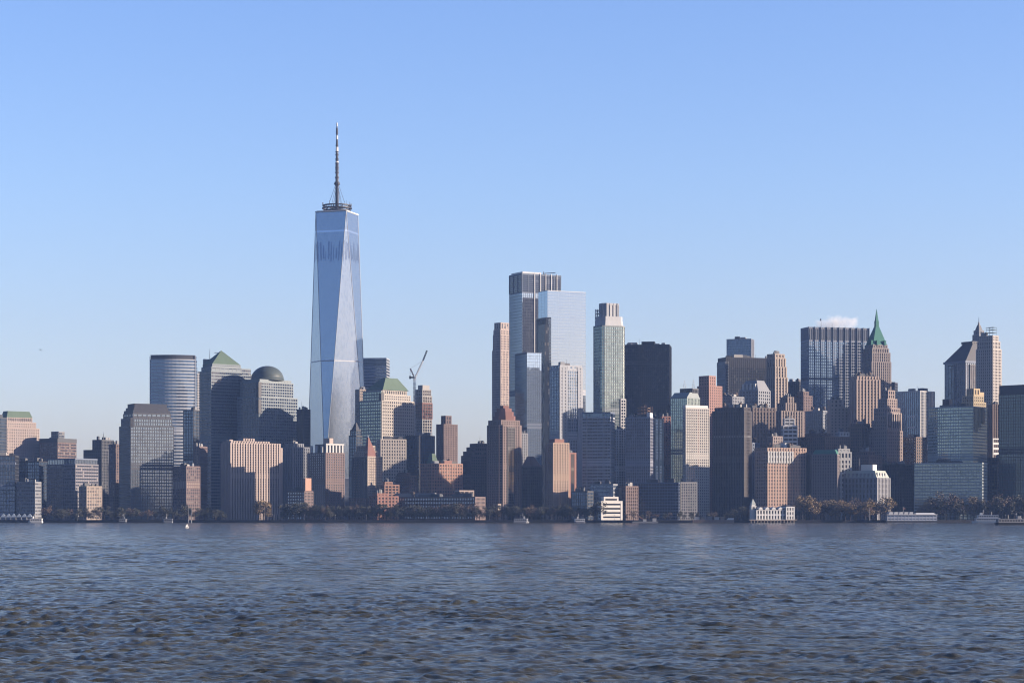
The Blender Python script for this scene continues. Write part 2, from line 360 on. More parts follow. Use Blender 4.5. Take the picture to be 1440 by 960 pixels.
# ================================================================== buildings, western half of the skyline
OT, GT, AB, LB = 'office_tower', 'glass_tower', 'apartment_building', 'low_building'
def arcs(n, x0, x1, y0, y1, bulge):
    """front edge of a footprint bowed outward"""
    return [(x0 + (x1-x0)*k/n, y0 - bulge*math.sin(math.pi*k/n)) for k in range(n+1)] + [(x1, y1), (x0, y1)]

# --- at the left edge
t = Tower(GT, 'dark blue glass slab cut off by the left edge of the photo', 'glass tower', -30, -4, 9, 586, 2560, ST(DKGREY, GL_BLUE, 3.8, 3, .3, 1.0), 1)
t.box('penthouse', .2, .9, .2, .8, 586, 582, DKGREY)
t = Tower(OT, 'sunlit pink stone office tower with arcaded top floors near the left edge', 'office tower', 1, 9, 55, 601, 2950, ST(GRANITE_PINK, GL, 3.9, 3.3, 1.7, 1.9), 3,
          tiers=[(593, .02, .98, .02, .9), (586, .04, .96, .03, .78, ST(GRANITE_PINK, GL_DARK, 12, 3.3, 1.2, 2.2, .7))], clutter=0)
t.frustum('hipped_roof', .0, 1, .01, .8, 586, .1, .9, .06, .72, 577.5, COPPERP)
for k in range(3): t.box('bay_recess_trim', .995, 1.012, .2+.2*k, .22+.2*k, 660, 606, BROWN)
t = Tower(LB, 'low dark glass block with two pale horizontal bands at the far left shore', 'low building', -34, 21, 26, 640, 2500, ST(DKGREY, GL_BLUE, 4.2, 3, .35, .8), .6)
for y in (651, 682): t.box('band', -.01, 1.01, -.015, .2, y+1.3, y-1.3, BLUEG)
t = Tower(LB, 'dark glass block between the lit pink tower and the grey banded block', 'low building', 23, 55, 70, 648, 2580, ST(DARK, GL_BLUE, 4, 3, .3, 1.1), .8)
t = Tower(LB, 'small pale banded building low on the far left waterfront', 'low building', 24, 49, 57.5, 677, 2492, ST(GREY, GL, 3.8, 2.6, .7, 1.9), .7)
t = Tower(OT, 'banded grey and brown office block with a square roof hut, second from the left skyline', 'office tower', 56, 81, 107, 618, 2950, ST(BRICKD, GL, 3.9, 3, .4, 2.0), 1.2, clutter=3)
t.louvre('penthouse', .45, .85, .2, .5, 618, 606, ST(GREY, GL, 4, 3, .5, .8)); t.box('cornice', -.02, 1.02, -.02, 1.02, 621, 616, DKGREY)
t = Tower(OT, 'wide grey banded office block with a glass top storey behind the far left shore', 'office tower', 66, 106, 138, 652, 2530, ST(stone('mauve_grey_stone', (.24, .215, .23)), GL, 3.7, 2.8, .25, 2.0), .8)
t.louvre('top_storey', .02, .98, .02, .98, 652, 644, ST(BLUEG, GL_SKY, 9, 2.5, .15, .5))
t = Tower(LB, 'low tan block stepping down beside the wide grey banded office block', 'low building', 112, 122, 143, 683, 2505, ST(TAN, GL, 3.8, 3.2, 1.2, 1.8), 1.2)
t = Tower(AB, 'dark stepped tower left of the black pyramid topped office tower', 'tower', 118, 143, 161, 632, 2760, ST(DKGREY, GL_DARK, 3.6, 3, 1, 1.4), .9, tiers=[(618, .5, 1, 0, .9)])
t.mast('antenna', .8, .4, 618, 609, .3)
t = Tower(AB, 'narrow brown block squeezed against the black pyramid topped office tower', 'apartment building', 154, 161, 171, 624, 2700, ST(BRICKD, GL, 3.5, 3, 1.3, 1.6), 1.2)

# --- stepped dark pyramid tower
WF = ST(DKGREY, lambda a, b: glass('grey_mirror', (.16, .205, .245), 1.5, .7, .12, a, b, .15, (.12, .15, .18), .006), 3.9, 3.0, .7, 1.2, .35, .3)
t = Tower(OT, 'grey gridded office tower with a stepped black flat topped pyramid roof', 'office tower', 168, 184, 244, 598, 2632, WF, 1.3,
          tiers=[(587, .05, .97, .03, .97), (580, .1, .93, .07, .95, ST(GREENG, GL_NAVY, 6, 6, 1, 3))], clutter=0)
for i, (a, y0, y1) in enumerate(((.12, 580, 576), (.17, 576, 572), (.22, 572, 566.5))):
    t.box('roof_step', a, 1.05-a, a*.6, 1-a*.5, y0, y1, SLATE)
t.box('painted_notch', .9, 1.012, -.012, .06, 600, 587, DARK)  # dark box gives the shade of a notch by colour

# --- bowed striped glass tower
t = Tower(GT, 'bowed striped glass tower, tallest left of the pyramid and dome roofs', 'glass tower', 211, 274, 276.5, 505, 3020, ST(STEEL, GL_BLUE, 4.4, 3, 0, 1.9, .5, .55), .7,
          poly=arcs(12, 0, 1, .12, 1, .16), clutter=0)
m = MB(); pg = [((x-.5)*t.w, (y-.5)*t.d) for x, y in arcs(12, .01, .99, .13, .99, .16)]
facade(m, pg, t.z(505)-.5, t.z(499), 3, 3, .0, .6, .4, .4, 1.2, back=False); m.prism(pg, t.z(505)-.5, t.z(500)); obj('crown_louvre', m, DKGREY, t.root)
m = MB(); m.edge((-.5*t.w, (.12-.5)*t.d), (0, 1), (-1, 0), -.8, 1.6, 0, t.z(501), 0, .9); m.box(.5*t.w-.2, .5*t.w+.8, -.38*t.d-.9, -.38*t.d+.7, 0, t.z(500)); obj('edge_fin', m, STEEL, t.root)
t = Tower(OT, 'thin pale stone tower seen between the bowed glass tower and the pyramid tower', 'office tower', 271, 273, 284, 525, 3240, ST(PALE, GL, 3.7, 3, 1.2, 1.6), 1.5)
t = Tower(GT, 'dark blue slab standing in for the shadow at the foot of the bowed striped glass tower', 'glass tower', 258, 272, 284, 576, 2850, ST(DARK, GL_BLUE, 4, 3, .3, 1.1), 1)  # added slab, its dark glass gives the tower's lower shadow

# --- pyramid tower
WG = ST(stone('green_grey_panel', (.17, .21, .225), .5, sat=1), GL_NAVY, 3.9, 3.0, .35, 1.7, .35, .3)
t = Tower(OT, 'gridded office tower with a pointed pale green pyramid roof', 'office tower', 281, 297, 340, 521, 2780, WG, 1.7,
          tiers=[(515, .12, .98, .02, .98, ST(GREENG, GL_SKY, 7, 6, 1, 3.5)), (511, .16, .97, .05, .96, ST(GREENG, GL_DARK, 4, 3, 1, 2))], clutter=0)
t.frustum('pyramid_roof', .14, .99, .03, .98, 511, .5, .52, .5, .52, 491, COPPERP)
t.louvre('side_wing', .2, .98, 1.0, 1.3, 735, 516, WG); t.louvre('side_wing', .3, .98, 1.3, 1.42, 735, 524, WG)
t.box('roof_shed', .0, .13, .1, .9, 521, 503, GREENG); t.mast('roof_mast', .06, .3, 503, 488, .35)
m = MB(); m.tube((-.55*t.w, 0, t.z(493)), (.1*t.w, -.1*t.d, t.z(494.5)), .35); obj('davit_arm', m, DKGREY, t.root)

# --- dome tower
WDM = stone('pale_green_grey_panel', (.185, .225, .235), .5, sat=1); WD = ST(WDM, GL_NAVY, 3.9, 3.0, .8, 1.3, .35, .3)
t = Tower(OT, 'gridded office tower with a dark copper dome roof', 'office tower', 334, 364, 418, 557, 2757, WD, 1.6,
          tiers=[(536, .1, .98, .02, .9, WD), (532.5, .14, .95, .05, .86, ST(WDM, GL_NAVY, 4, 5, 1, 2.5))], clutter=0)
m = MB(); r = 23.2*t.D/F; x0, y0 = (.55-.5)*t.w, (.47-.5)*t.d; zb = t.z(532.5)-.5
m.lathe([(r*1.03, zb), (r*1.03, zb+2)] + [(r*math.cos(a), zb+2+r*.82*math.sin(a)) for a in [k*math.pi/20 for k in range(10)]] + [(.6, zb+2+r*.82)], x0, y0, 36)
obj('dome', m, stone('weathered_dark_copper', (.085, .105, .098), .5, .3, sat=1), t.root, smooth=True)
t.box('painted_notch', .9, 1.015, -.015, .06, 557.5, 537, DARK)  # dark boxes here paint the shade of notches in the corner
t.box('painted_notch', .9, 1.015, -.015, .06, 580, 562, DARK)
t = Tower(GT, 'dark slab just left of the tallest tower, behind the dome tower', 'glass tower', 418, 427, 436, 575, 2772, ST(DARK, GL_DARK, 4, 2.2, .7, .9), 1.4)

# --- foreground left of the tallest tower
t = Tower(AB, 'brown block with a dimly lit pale band at the foot of the bowed glass tower', 'apartment building', 243, 262, 281, 655, 2550, ST(BRICKD, GL, 3.6, 3, 1.1, 1.7), .8)
t.box('band', -.01, 1.01, -.02, 1.0, 686, 676, TAN)  # tan band puts a dimly lit strip of wall into colour
t = Tower(AB, 'narrow brown block left of the pink ribbed apartment slab', 'apartment building', 273, 280, 291, 627, 2645, ST(BRICKD, GL, 3.5, 2.6, 1.2, 1.6), 4)
RIB = ST(GRANITE_PINK, GL_DARK, 2.9, 3.6, 1.9, .8, 1.1, .35)
t = Tower(AB, 'sunlit pink apartment slab with bold vertical ribs on the waterfront', 'apartment building', 312, 324.5, 393, 622, 2625, RIB, 3.2, tiers=[(619.5, .1, .95, .02, .78)], clutter=0)
t.louvre('penthouse', .3, .8, .3, .5, 619.5, 615.5, RIB); t.box('penthouse', .3, .7, .03, .1, 619.5, 617.5, GRANITE_PINK)
t.louvre('end_wing', .1, .9, 1.0, 1.06, 735, 628, RIB); t.louvre('low_wing', .2, 1.1, .74, 1.02, 735, 722, RIB)
t = Tower(OT, 'grey ribbed block in shade right of the pink ribbed apartment slab', 'office building', 391, 412, 438, 628, 2710, ST(GREY, GL_DARK, 3.6, 3.2, 1.7, .8, .9, .3), 1, tiers=[(623, .3, .8, .2, .7)])
t = Tower(LB, 'low brick block with white window frames below the grey ribbed block', 'low building', 404, 428, 440, 690, 2452, ST(BRICKD, GL_SKY, 3.3, 3.0, 1.4, 1.6), .8)
t.box('sunlit_brick_patch', .94, 1.06, .0, .7, 689, 672, ORANGEB)  # orange box holds the sunlit patch of brick in its colour
t = Tower(AB, 'dark gridded apartment tower with a lit pale colonnade crown below the tallest tower', 'apartment building', 433, 458, 484, 636, 2590, ST(BRICKD, GL_SKY, 3.0, 3.4, 1.9, 1.5), .9, clutter=0)
t.box('crown_core', .3, .85, .1, .85, 636, 624, DKGREY)
for k in range(6): t.box('crown_column', .93, .99, .04+.17*k, .12+.17*k, 636, 624.5, PALE)
for k in range(3): t.box('crown_column', .1+.3*k, .2+.3*k, .02, .08, 636, 626, PALE)
t.box('stair_head', .55, .9, .3, .5, 624.5, 615.5, GRANITE_PINK); t.box('crown_beam', .92, 1.0, .02, 1.0, 624.8, 623.2, PALE)

# ================================================================== tallest tower with spire
Dw = 3012; s = 31.4; th = R(62); bx = gx(471.3, Dw)
root = thing('glass_skyscraper', 'tallest glass skyscraper with triangular facets, roof ring and long spire', 'skyscraper', (bx, Dw+32, GZ), -th)
z_b, z_t = 57.0, gz(297, Dw+10) - GZ
def oct8(z):
    f = max(0, min(1, (z-z_b)/(z_t-z_b)))
    B = [(-s, -s), (s, -s), (s, s), (-s, s)]; M_ = [(0, -s), (s, 0), (0, s), (-s, 0)]
    # every lower corner splits in two and closes on the mid points of the sides at the roof
    out = []
    for i in range(4):
        b = B[i]; ma, mb_ = M_[i-1], M_[i]
        out.append((b[0]+(ma[0]-b[0])*f, b[1]+(ma[1]-b[1])*f)); out.append((b[0]+(mb_[0]-b[0])*f, b[1]+(mb_[1]-b[1])*f))
    return out
m = MB(); B = [(-s, -s), (s, -s), (s, s), (-s, s)]; M_ = [(0, -s), (s, 0), (0, s), (-s, 0)]
vs = [(x, y, z_b) for x, y in B] + [(x, y, z_t) for x, y in M_]
fs = []
for i in range(4): fs.append([i, (i+1) % 4, 4+i]); fs.append([i, 4+i, 4+(i-1) % 4])
fs.append([4, 5, 6, 7]); m.add(vs, fs)
WTG = glass('facet_glass', (.27, .32, .375), 1.5, .92, .2, 1.52, 4.0, .25, (.24, .29, .35), .009)
obj('glass_facets', m, WTG, root)
m = MB(); m.box(-s, s, -s, s, 0, z_b-.02); facade(m, [(-s, -s), (s, -s), (s, s), (-s, s)], 0, z_b, 6, 1.6, .5, .6, .5, .3); obj('podium', m, BLUEG, root)
m = MB()
for i in range(4):
    for a, b in ((i, 4+i), (i, 4+(i-1) % 4)): m.tube(vs[a], vs[b], .42, .42, 6)
obj('edge_trim', m, stone('edge_steel', (.30, .34, .40), .5, .1, sat=1), root)
m = MB()
for i in range(4): m.tube(vs[4+i], vs[4+(i+1) % 4], 1.1, 1.1, 6)
obj('roof_parapet', m, WHITE, root)
def ring_band(z0, z1, name, mat, off=.12):
    mb = MB(); p0, p1 = oct8(z0), oct8(z1); sc = 1 + off/s
    mb.prism([(x*sc, y*sc) for x, y in p0], z0, z1, poly1=[(x*sc, y*sc) for x, y in p1], top=False); return obj(name, mb, mat, root)
zl0, zl1 = gz(367, Dw)-GZ, gz(338, Dw)-GZ
m = MB()                                                                  # louvred plant floors: upright slats over the glass
for i in range(8):
    p0, p1 = oct8(zl0), oct8(zl1); A0, B0, A1, B1 = p0[i], p0[(i+1) % 8], p1[i], p1[(i+1) % 8]
    nn = max(2, int(math.dist(A0, B0)/3.4))
    for k in range(nn):
        f0, f1 = (k+.2)/nn, (k+.2+(.5 if k % 3 else .28))/nn; q = []
        for (Aa, Bb, z) in ((A0, B0, zl0 + (k*7 % 5)*1.1), (A1, B1, zl1 - (k*5 % 4)*1.6)):
            for f in (f0, f1): q.append(((Aa[0]+(Bb[0]-Aa[0])*f)*1.006, (Aa[1]+(Bb[1]-Aa[1])*f)*1.006, z))
        m.add(q, [[0, 1, 3, 2]])
obj('louvre_slats', m, glass('louvre_glass', (.145, .185, .26), 1.5, .8, .2, 1.5, 4, 0, (.3, .3, .3), .01), root)
ring_band(gz(508, Dw)-GZ, gz(506.2, Dw)-GZ, 'floor_band', STEEL); ring_band(gz(325, Dw)-GZ, gz(322.5, Dw)-GZ, 'floor_band', glass('band_glass', (.42, .47, .54), 1.5, .9, .15, 1.5, 4, 0, (.3, .3, .3), .01))
m = MB()
for z in range(70, int(z_t), 4):
    p = oct8(z)
    for i in range(8):
        A, Bq = p[i], p[(i+1) % 8]; Lg = math.dist(A, Bq)
        if Lg < 1: continue
        u = ((Bq[0]-A[0])/Lg, (Bq[1]-A[1])/Lg); m.edge(A, u, (u[1], -u[0]), 0, Lg, z, z+.35, -.1, .06)
obj('floor_lines', m, glass('line_glass', (.27, .32, .375), 1.5, .8, .15, 1.5, 4, 0, (.3, .3, .3), .02), root)
zr = z_t
m = MB(); m.prism([(x*.97, y*.97) for x, y in M_], zr-.5, zr+1.5); obj('roof_deck', m, DKGREY, root)
rg = thing_ring = MB()
for k, (z, r) in enumerate(((2.5, 19), (6, 20.5), (9.5, 20))): rg.ring(0, 0, zr+z, zr+z+1.6, r, r-2.8, 36)
for k in range(20):
    a = k*math.pi/10; rg.tube((17.5*math.cos(a), 17.5*math.sin(a), zr), (19.5*math.cos(a), 19.5*math.sin(a), zr+11), .35)
    if k % 2: rg.tube((14*math.cos(a), 14*math.sin(a), zr+1), (19*math.cos(a+.3), 19*math.sin(a+.3), zr+10), .4)
    rg.tube((20*math.cos(a), 20*math.sin(a), zr+10), (20*math.cos(a), 20*math.sin(a), zr+12.5+(k*3 % 4)), .22)
obj('antenna_ring', rg, DARK, root)
Z = lambda y: gz(y, Dw+32) - GZ
m = MB(); m.tube((0, 0, zr), (0, 0, Z(262)), 2.6, 2.2, 10)
for k in range(6):
    a = k*math.pi/3; m.tube((15*math.cos(a), 15*math.sin(a), zr+2), (1.8*math.cos(a), 1.8*math.sin(a), Z(259)), .25, .22, 5)
obj('spire_base', m, SLATE, root)
m = MB(); segs = [(262, 2.4), (248, 2.1), (232, 1.8), (216, 1.7), (206, 1.3), (196, 1.2), (186, .9), (178, .7), (172, .15)]
for (ya, ra), (yb, rb) in zip(segs, segs[1:]): m.tube((0, 0, Z(ya)), (0, 0, Z(yb)), ra, rb*1.05, 8)
sp = obj('spire', m, DKGREY, root)
m = MB()
for y0, y1, r in ((215, 207, 1.95), (196, 191, 1.55), (178, 173, 1.0), (230, 227, 2.2)): m.tube((0, 0, Z(y0)), (0, 0, Z(y1)), r, r*.95, 8)
obj('spire_sleeve', m, WHITE, sp)
m = MB()
for y, r in ((259, 4.2), (257, 3.6), (250, 2.9), (243, 2.8), (236, 2.6), (230, 2.5), (224, 2.4), (218, 2.4), (214, 2.2), (205, 1.9)):
    m.lathe([(r, Z(y)-.7), (r, Z(y)+.8), (r*.8, Z(y)+1.2)], 0, 0, 10)
for y0, y1 in ((206, 197), (189, 180), (240, 222), (262, 244)): m.tube((0, 0, Z(y0)), (0, 0, Z(y1)), 2.5 if y0 > 220 else 1.75, 1.9 if y0 > 220 else 1.4, 8)
obj('spire_collar', m, SLATE, sp)
m = MB(); m.lathe([(1.0, Z(178)), (1.2, Z(176)), (.3, Z(172.5))], 0, 0, 8); obj('beacon', m, STEEL, sp)

# ================================================================== just right of the tallest tower
t = Tower(GT, 'striped flat topped glass tower rising right behind the tallest skyscraper', 'glass tower', 506, 543, 547.5, 503, 3170, ST(STEEL, GL_BLUE, 4.2, 3, .15, 1.7), .8, clutter=0)
for k in range(6): t.box('crown_louvre', -.005, 1.005, -.01, 1, 504.2+1.9*k-.2, 503.2+1.9*k, GREENG)
t = Tower(OT, 'thin brown slab between the tallest skyscraper and the truncated green roof tower', 'office tower', 500, 506, 516, 547, 2960, ST(TAN, GL, 3.8, 2.6, .9, 1.5), 1)
BG = ST(BEIGE, GL_DARK, 3.9, 3.3, 1.6, 1.7)
GS = ST(GREENG, GL_GREEN, 3.9, 3.0, .2, 1.6)
t = Tower(OT, 'half glass half beige stone tower with a truncated green hipped roof', 'office tower', 507, 537, 582, 562, 2730, BG, 1.5,
          tiers=[(554, .12, .97, .03, .9), (547, .2, .96, .05, .8)], clutter=0)
t.louvre('glass_side', -.012, .985, -.018, .1, 735, 563, GS); t.louvre('glass_side', .11, .95, .012, .12, 563, 549, GS)
t.frustum('hipped_roof', .16, 1.0, .03, .84, 547, .62, .8, .25, .62, 530, COPPERP)
t.box('painted_notch', .9, 1.015, -.03, .06, 562, 553, DARK)  # notch shade painted as a dark box
t = Tower(OT, 'lower beige gridded wing in front of the truncated green roof tower', 'office building', 530, 535.5, 571, 617, 2640, BG, 2, clutter=3)
t = Tower(GT, 'dark peaked glass tower overlapping the lower right edge of the tallest skyscraper', 'glass tower', 491, 501, 509, 612, 2560, ST(DARK, GL_BLUE, 3.6, 3, .4, .9), 1, tiers=[(604, .1, .9, .1, .9)], clutter=0)
t.frustum('peaked_roof', .15, .85, .15, .85, 604, .45, .6, .45, .6, 594, SLATE)
AP = ST(TAN, GL, 3.0, 3.0, 1.5, 1.4)
t = Tower(AB, 'apartment tower with a white gridded shaded side, lit beige side and spiky red crown', 'apartment building', 496, 517, 537, 641, 2478, AP, .9, tiers=[(634, .05, .95, .05, .75), (626, .2, .9, .1, .6, ST(COPPER, GL, 3, 3, 1, 1.2))], clutter=0)
t.louvre('shaded_side', -.015, .99, -.02, .1, 735, 642, ST(DKGREY, GL_SKY, 3.0, 2.8, 1.6, 1.5))  # darker cladding puts this side's shade into colour
t.frustum('crown', .75, .98, .02, .7, 641, .86, .96, .08, .14, 615, REDTILE); t.mast('crown_spike', .93, .1, 616, 611, .6, PALE)
t.louvre('base_wing', -.1, 1.05, -.1, .9, 735, 700, ST(BRICKD, GL, 3.2, 3, 1.4, 1.5))
for px0, pc, px1, y, D, lab, st, rr in (
    (520, 531, 560, 697, 2440, 'low red brick arcade block at the foot of the spiky crowned apartment tower', ST(BRICK, GL_DARK, 3.6, 4.5, 2, 1.6), 1.4),
    (536, 541, 561, 681, 2470, 'stepped orange brick terrace block with balconies behind the red arcade block', ST(ORANGEB, GL_DARK, 3.3, 4, 1.2, 1.2), 1.4),
    (557, 576, 586, 668, 2500, 'low gridded block in shade with bright window panes, centre left waterfront', ST(BRICKD, GL_SKY, 3.4, 3.2, 1.6, 1.6), .7)):
    t = Tower(LB, lab, 'low building', px0, pc, px1, y, D, st, rr, clutter=3, tiers=[(y-4, .1, .7, .1, .6)])
CT = ST(CONC, GL_DARK, 3.7, 3.6, .9, .8)
t = Tower('tower_under_construction', 'raw concrete tower under construction with open floors beside the crane', 'unfinished tower', 583, 594, 607, 556, 2830, CT, 1, tiers=[(547, .05, .95, .05, .95)], clutter=0)
t.box('concrete_core', .25, .85, .15, .9, 547, 541, CONC); t.louvre('scaffold_floor', -.03, 1.03, -.03, 1.03, 588, 566, ST(REDTILE, GL_DARK, 3.7, 4, .6, .7))
t.louvre('glazed_floors', -.015, 1.02, -.015, 1.02, 735, 608, ST(BLUEG, GL_BLUE, 3.7, 3, .4, 1))
t = Tower(OT, 'dark glass block at the foot of the unfinished concrete tower', 'office building', 571, 590, 611, 612, 2740, ST(DARK, GL_BLUE, 3.8, 3, .5, 1.1), 1)
# tower crane
Dc = 2790; c = thing('tower_crane', 'tower crane with a raised luffing jib beside the unfinished concrete tower', 'crane', (gx(583, Dc), Dc, GZ))
zc = lambda y: gz(y, Dc) - GZ; xc_ = lambda p: gx(p, Dc) - gx(583, Dc)
def truss(mb, p, q, w, n, r=.22):
    p, q = Vector(p), Vector(q); d = (q-p).normalized(); a = d.orthogonal().normalized(); b = d.cross(a)
    cs = [(a*i + b*j)*w for i, j in ((1, 1), (-1, 1), (-1, -1), (1, -1))]
    for cc in cs: mb.tube(p+cc, q+cc, r, r, 4)
    for k in range(n):
        f0, f1 = p.lerp(q, k/n), p.lerp(q, (k+1)/n)
        for i in range(4): mb.tube(f0+cs[i], f1+cs[(i+1) % 4], r*.7, r*.7, 3)
m = MB(); truss(m, (0, 0, 0), (0, 0, zc(531)), 1.1, 34, .3); obj('mast', m, STEEL, c)
m = MB(); truss(m, (xc_(584.5), 0, zc(529)), (xc_(595), -2, zc(507)), .7, 10, .22); obj('jib', m, WHITE, c)
m = MB(); truss(m, (xc_(595), -2, zc(507)), (xc_(600.5), -3, zc(493)), .6, 6, .28); obj('jib_tip', m, DARK, c)
m = MB(); m.box(xc_(575.5), xc_(585), -1.6, 1.6, zc(531.5), zc(529.5)); m.box(xc_(575.5), xc_(578), -1.8, 1.8, zc(532.5), zc(528.5)); obj('counter_deck', m, DKGREY, c)
m = MB(); truss(m, (xc_(582), 0, zc(529)), (xc_(577), 0, zc(518)), .5, 5, .25); m.tube((xc_(577), 0, zc(518)), (xc_(576.5), 0, zc(529)), .2); m.tube((xc_(577), 0, zc(518)), (xc_(595), -2, zc(507)), .12, .12, 3); obj('a_frame', m, REDTILE, c)
m = MB(); m.box(xc_(583), xc_(585.2), -2.6, -.8, zc(532), zc(529)); obj('cab', m, WHITE, c)
t = Tower(AB, 'lone brown brick tower with a roof box standing against the sky, mid left', 'apartment building', 614, 624, 643, 596, 2960, ST(BRICKD, GL, 3.0, 3.0, 1.5, 1.5), 1.6, clutter=0)
t.louvre('penthouse', .3, .9, .2, .6, 596, 584, ST(BRICKD, GL_DARK, 5, 4, 2, 1.6))
t = Tower(LB, 'broad orange brick building with flat roof and white top windows, mid left shore', 'brick building', 592, 607, 650, 651, 2548, ST(ORANGEB, GL, 3.8, 3.6, 1.6, 1.7), 1.8, clutter=4)
t.frustum('skylight', .2, .8, .1, .3, 651, .4, .6, .15, .25, 637, COPPERP); t.box('penthouse', .3, .9, .45, .7, 651, 647, BRICK)
t = Tower(LB, 'long low dark waterfront building with a row of top windows, left of centre', 'low building', 547, 668, 682, 698, 2425, ST(BRICKD, GL_SKY, 4, 3.2, 1.6, 2.0), .25, clutter=6)
t = Tower('pavilion', 'small pale open framed pavilion on the low roofs left of centre', 'pavilion', 640, 646, 666, 689, 2452, ST(GRANITE_PINK, GL_DARK, 8, 5, 1, 1), 1.6, clutter=0)
t = Tower(OT, 'dark shaded block with stepped sloping top left of the red hipped crown tower', 'office tower', 649, 662, 690, 640, 2640, ST(stone('dark_plum_brick', (.09, .07, .075)), GL_DARK, 3.4, 3, 1.4, 1.5), 1.2, tiers=[(634, .05, 1, .08, 1), (628, .15, 1, .2, 1), (623, .25, 1, .32, .95)], clutter=2)
t.mast('antenna', .7, .6, 623, 613, .25)
# ================================================================== centre and eastern half
BR = ST(stone('mauve_brick', (.25, .165, .135)), GL_DARK, 3.0, 3.4, 1.9, 1.3)
t = Tower(AB, 'tall brown apartment tower with a stepped red octagonal crown, centre', 'apartment building', 683, 704, 735, 597, 2468, BR, 1.1,
          poly=[(.12, 0), (.9, 0), (1, .1), (1, .85), (.9, 1), (.12, 1), (0, .9), (0, .12)], tiers=[(590, .1, .93, .07, .9)], clutter=0)
for a, y0, y1 in ((.12, 590, 584), (.18, 584, 578), (.25, 578, 573)):
    m = MB(); x0, x1, v0, v1 = t.fr(a, 1-a, a, 1-a); q = .25; X, Y = (x1-x0)*q, (v1-v0)*q
    m.prism([(x0+X, v0), (x1-X, v0), (x1, v0+Y), (x1, v1-Y), (x1-X, v1), (x0+X, v1), (x0, v1-Y), (x0, v0+Y)], t.z(y0)-.57, t.z(y1)); obj('crown_step', m, REDTILE, t.root)
t.box('crown_lantern', .38, .62, .38, .62, 573, 569, REDTILE)
t.louvre('balcony_bay', .99, 1.02, .3, .62, 735, 600, ST(DKGREY, GL_DARK, 3, 5, .6, .9)); t.louvre('low_wing', .7, 1.0, -.12, .0, 735, 708, ST(TAN, GL, 3, 3, 1.3, 1.4))
t = Tower(AB, 'thin lit pale slab tucked right behind the red crowned apartment tower', 'apartment building', 731, 733, 742, 609, 2600, ST(PALE, GL_DARK, 3.2, 3, 1.4, 1.5), 1.2)
t = Tower(LB, 'low dark gabled block right of the red crowned apartment tower', 'low building', 733, 746, 762, 655, 2530, ST(DKGREY, GL_DARK, 3.6, 3, 1.3, 1.4), 1, clutter=0)
t.frustum('gabled_roof', 0, 1, 0, 1, 655, .3, .6, .3, .6, 641, BRICKD)
t = Tower(OT, 'slender pale stone tower with narrow setbacks, left of the paired glass towers', 'stone tower', 692.5, 704, 719, 492, 3280, ST(GRANITE_PINK, GL, 3.7, 2.8, 1.3, 1.5), 1.1,
          tiers=[(470, .06, .96, .03, .95), (463, .1, .92, .05, .9), (453, .14, .88, .1, .85, ST(TAN, GL_DARK, 10, 5, 2, 2.5))], clutter=0)
# --- tallest of the central glass group
t = Tower(GT, 'tallest central glass tower with an open louvred white framed crown', 'glass tower', 716.5, 734, 790, 410, 3080, ST(BLUEG, GL_SKY, 4.2, 3, .15, .35), 1.8, clutter=0)
LV = ST(stone('cool_steel', (.11, .15, .21), .5, sat=1), GL_NAVY, 2.6, 11, .9, .5, .7, .5, 2.5)
t.louvre('crown', .0, 1, .0, .97, 410, 384, LV); t.box('crown_ledge', .05, .95, .03, .5, 384, 381.5, STEEL)
m = MB(); x = .5*t.w
for k in range(5): m.box(x-.2, x+1.4, -.5*t.d + t.d*(.3+.0*k)+9*k, -.5*t.d + t.d*.3+9*k+.8, t.z(505 if k < 2 else 418), t.z(383))
obj('white_fins', m, WHITE, t.root)
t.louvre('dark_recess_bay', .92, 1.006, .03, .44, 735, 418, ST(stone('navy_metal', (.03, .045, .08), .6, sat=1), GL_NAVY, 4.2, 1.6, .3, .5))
m = MB(); m.tube((0, .2*t.d, t.z(383)), (0, .2*t.d, t.z(378)), .5); m.tube((-.1*t.w, .22*t.d, t.z(380)), (.25*t.w, .42*t.d, t.z(379.5)), .5); obj('roof_crane', m, DKGREY, t.root)
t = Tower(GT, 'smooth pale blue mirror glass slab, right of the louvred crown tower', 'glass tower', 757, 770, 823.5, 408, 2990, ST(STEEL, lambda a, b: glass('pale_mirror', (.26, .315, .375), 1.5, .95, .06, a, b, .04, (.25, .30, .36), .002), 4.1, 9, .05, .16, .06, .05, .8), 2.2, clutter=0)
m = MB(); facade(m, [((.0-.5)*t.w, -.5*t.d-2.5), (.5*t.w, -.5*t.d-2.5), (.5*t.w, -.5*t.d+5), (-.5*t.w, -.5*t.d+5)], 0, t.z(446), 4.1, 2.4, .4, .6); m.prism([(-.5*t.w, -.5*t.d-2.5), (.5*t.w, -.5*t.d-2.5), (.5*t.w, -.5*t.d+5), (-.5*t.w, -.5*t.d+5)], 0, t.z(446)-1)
obj('shaded_left_face', m, GL_DARK(2.4, 4.1), t.root)  # dark glass puts the left face's shade into colour
t.box('shaded_left_step', .3, 1.03, -.08, .02, 735, 456, GL_DARK(2.4, 4.1))  # dark step carries on the painted shade
t = Tower(GT, 'slender blue glass tower with shaded left side in front of the louvred crown tower', 'glass tower', 725, 741, 761.5, 495, 2770, ST(BLUEG, lambda a, b: glass('soft_mirror', (.36, .45, .56), 1.5, .85, .08, a, b, .1, (.32, .40, .50), .004), 3.8, 3, .12, .25, .2, .15, 1), .6, clutter=0)
t.louvre('shaded_glass_side', -.01, .99, -.012, .05, 735, 496, ST(DKGREY, GL_BLUE, 3.8, 3, .15, .3, .3, .2))  # darker glass gives the left face its shade by colour
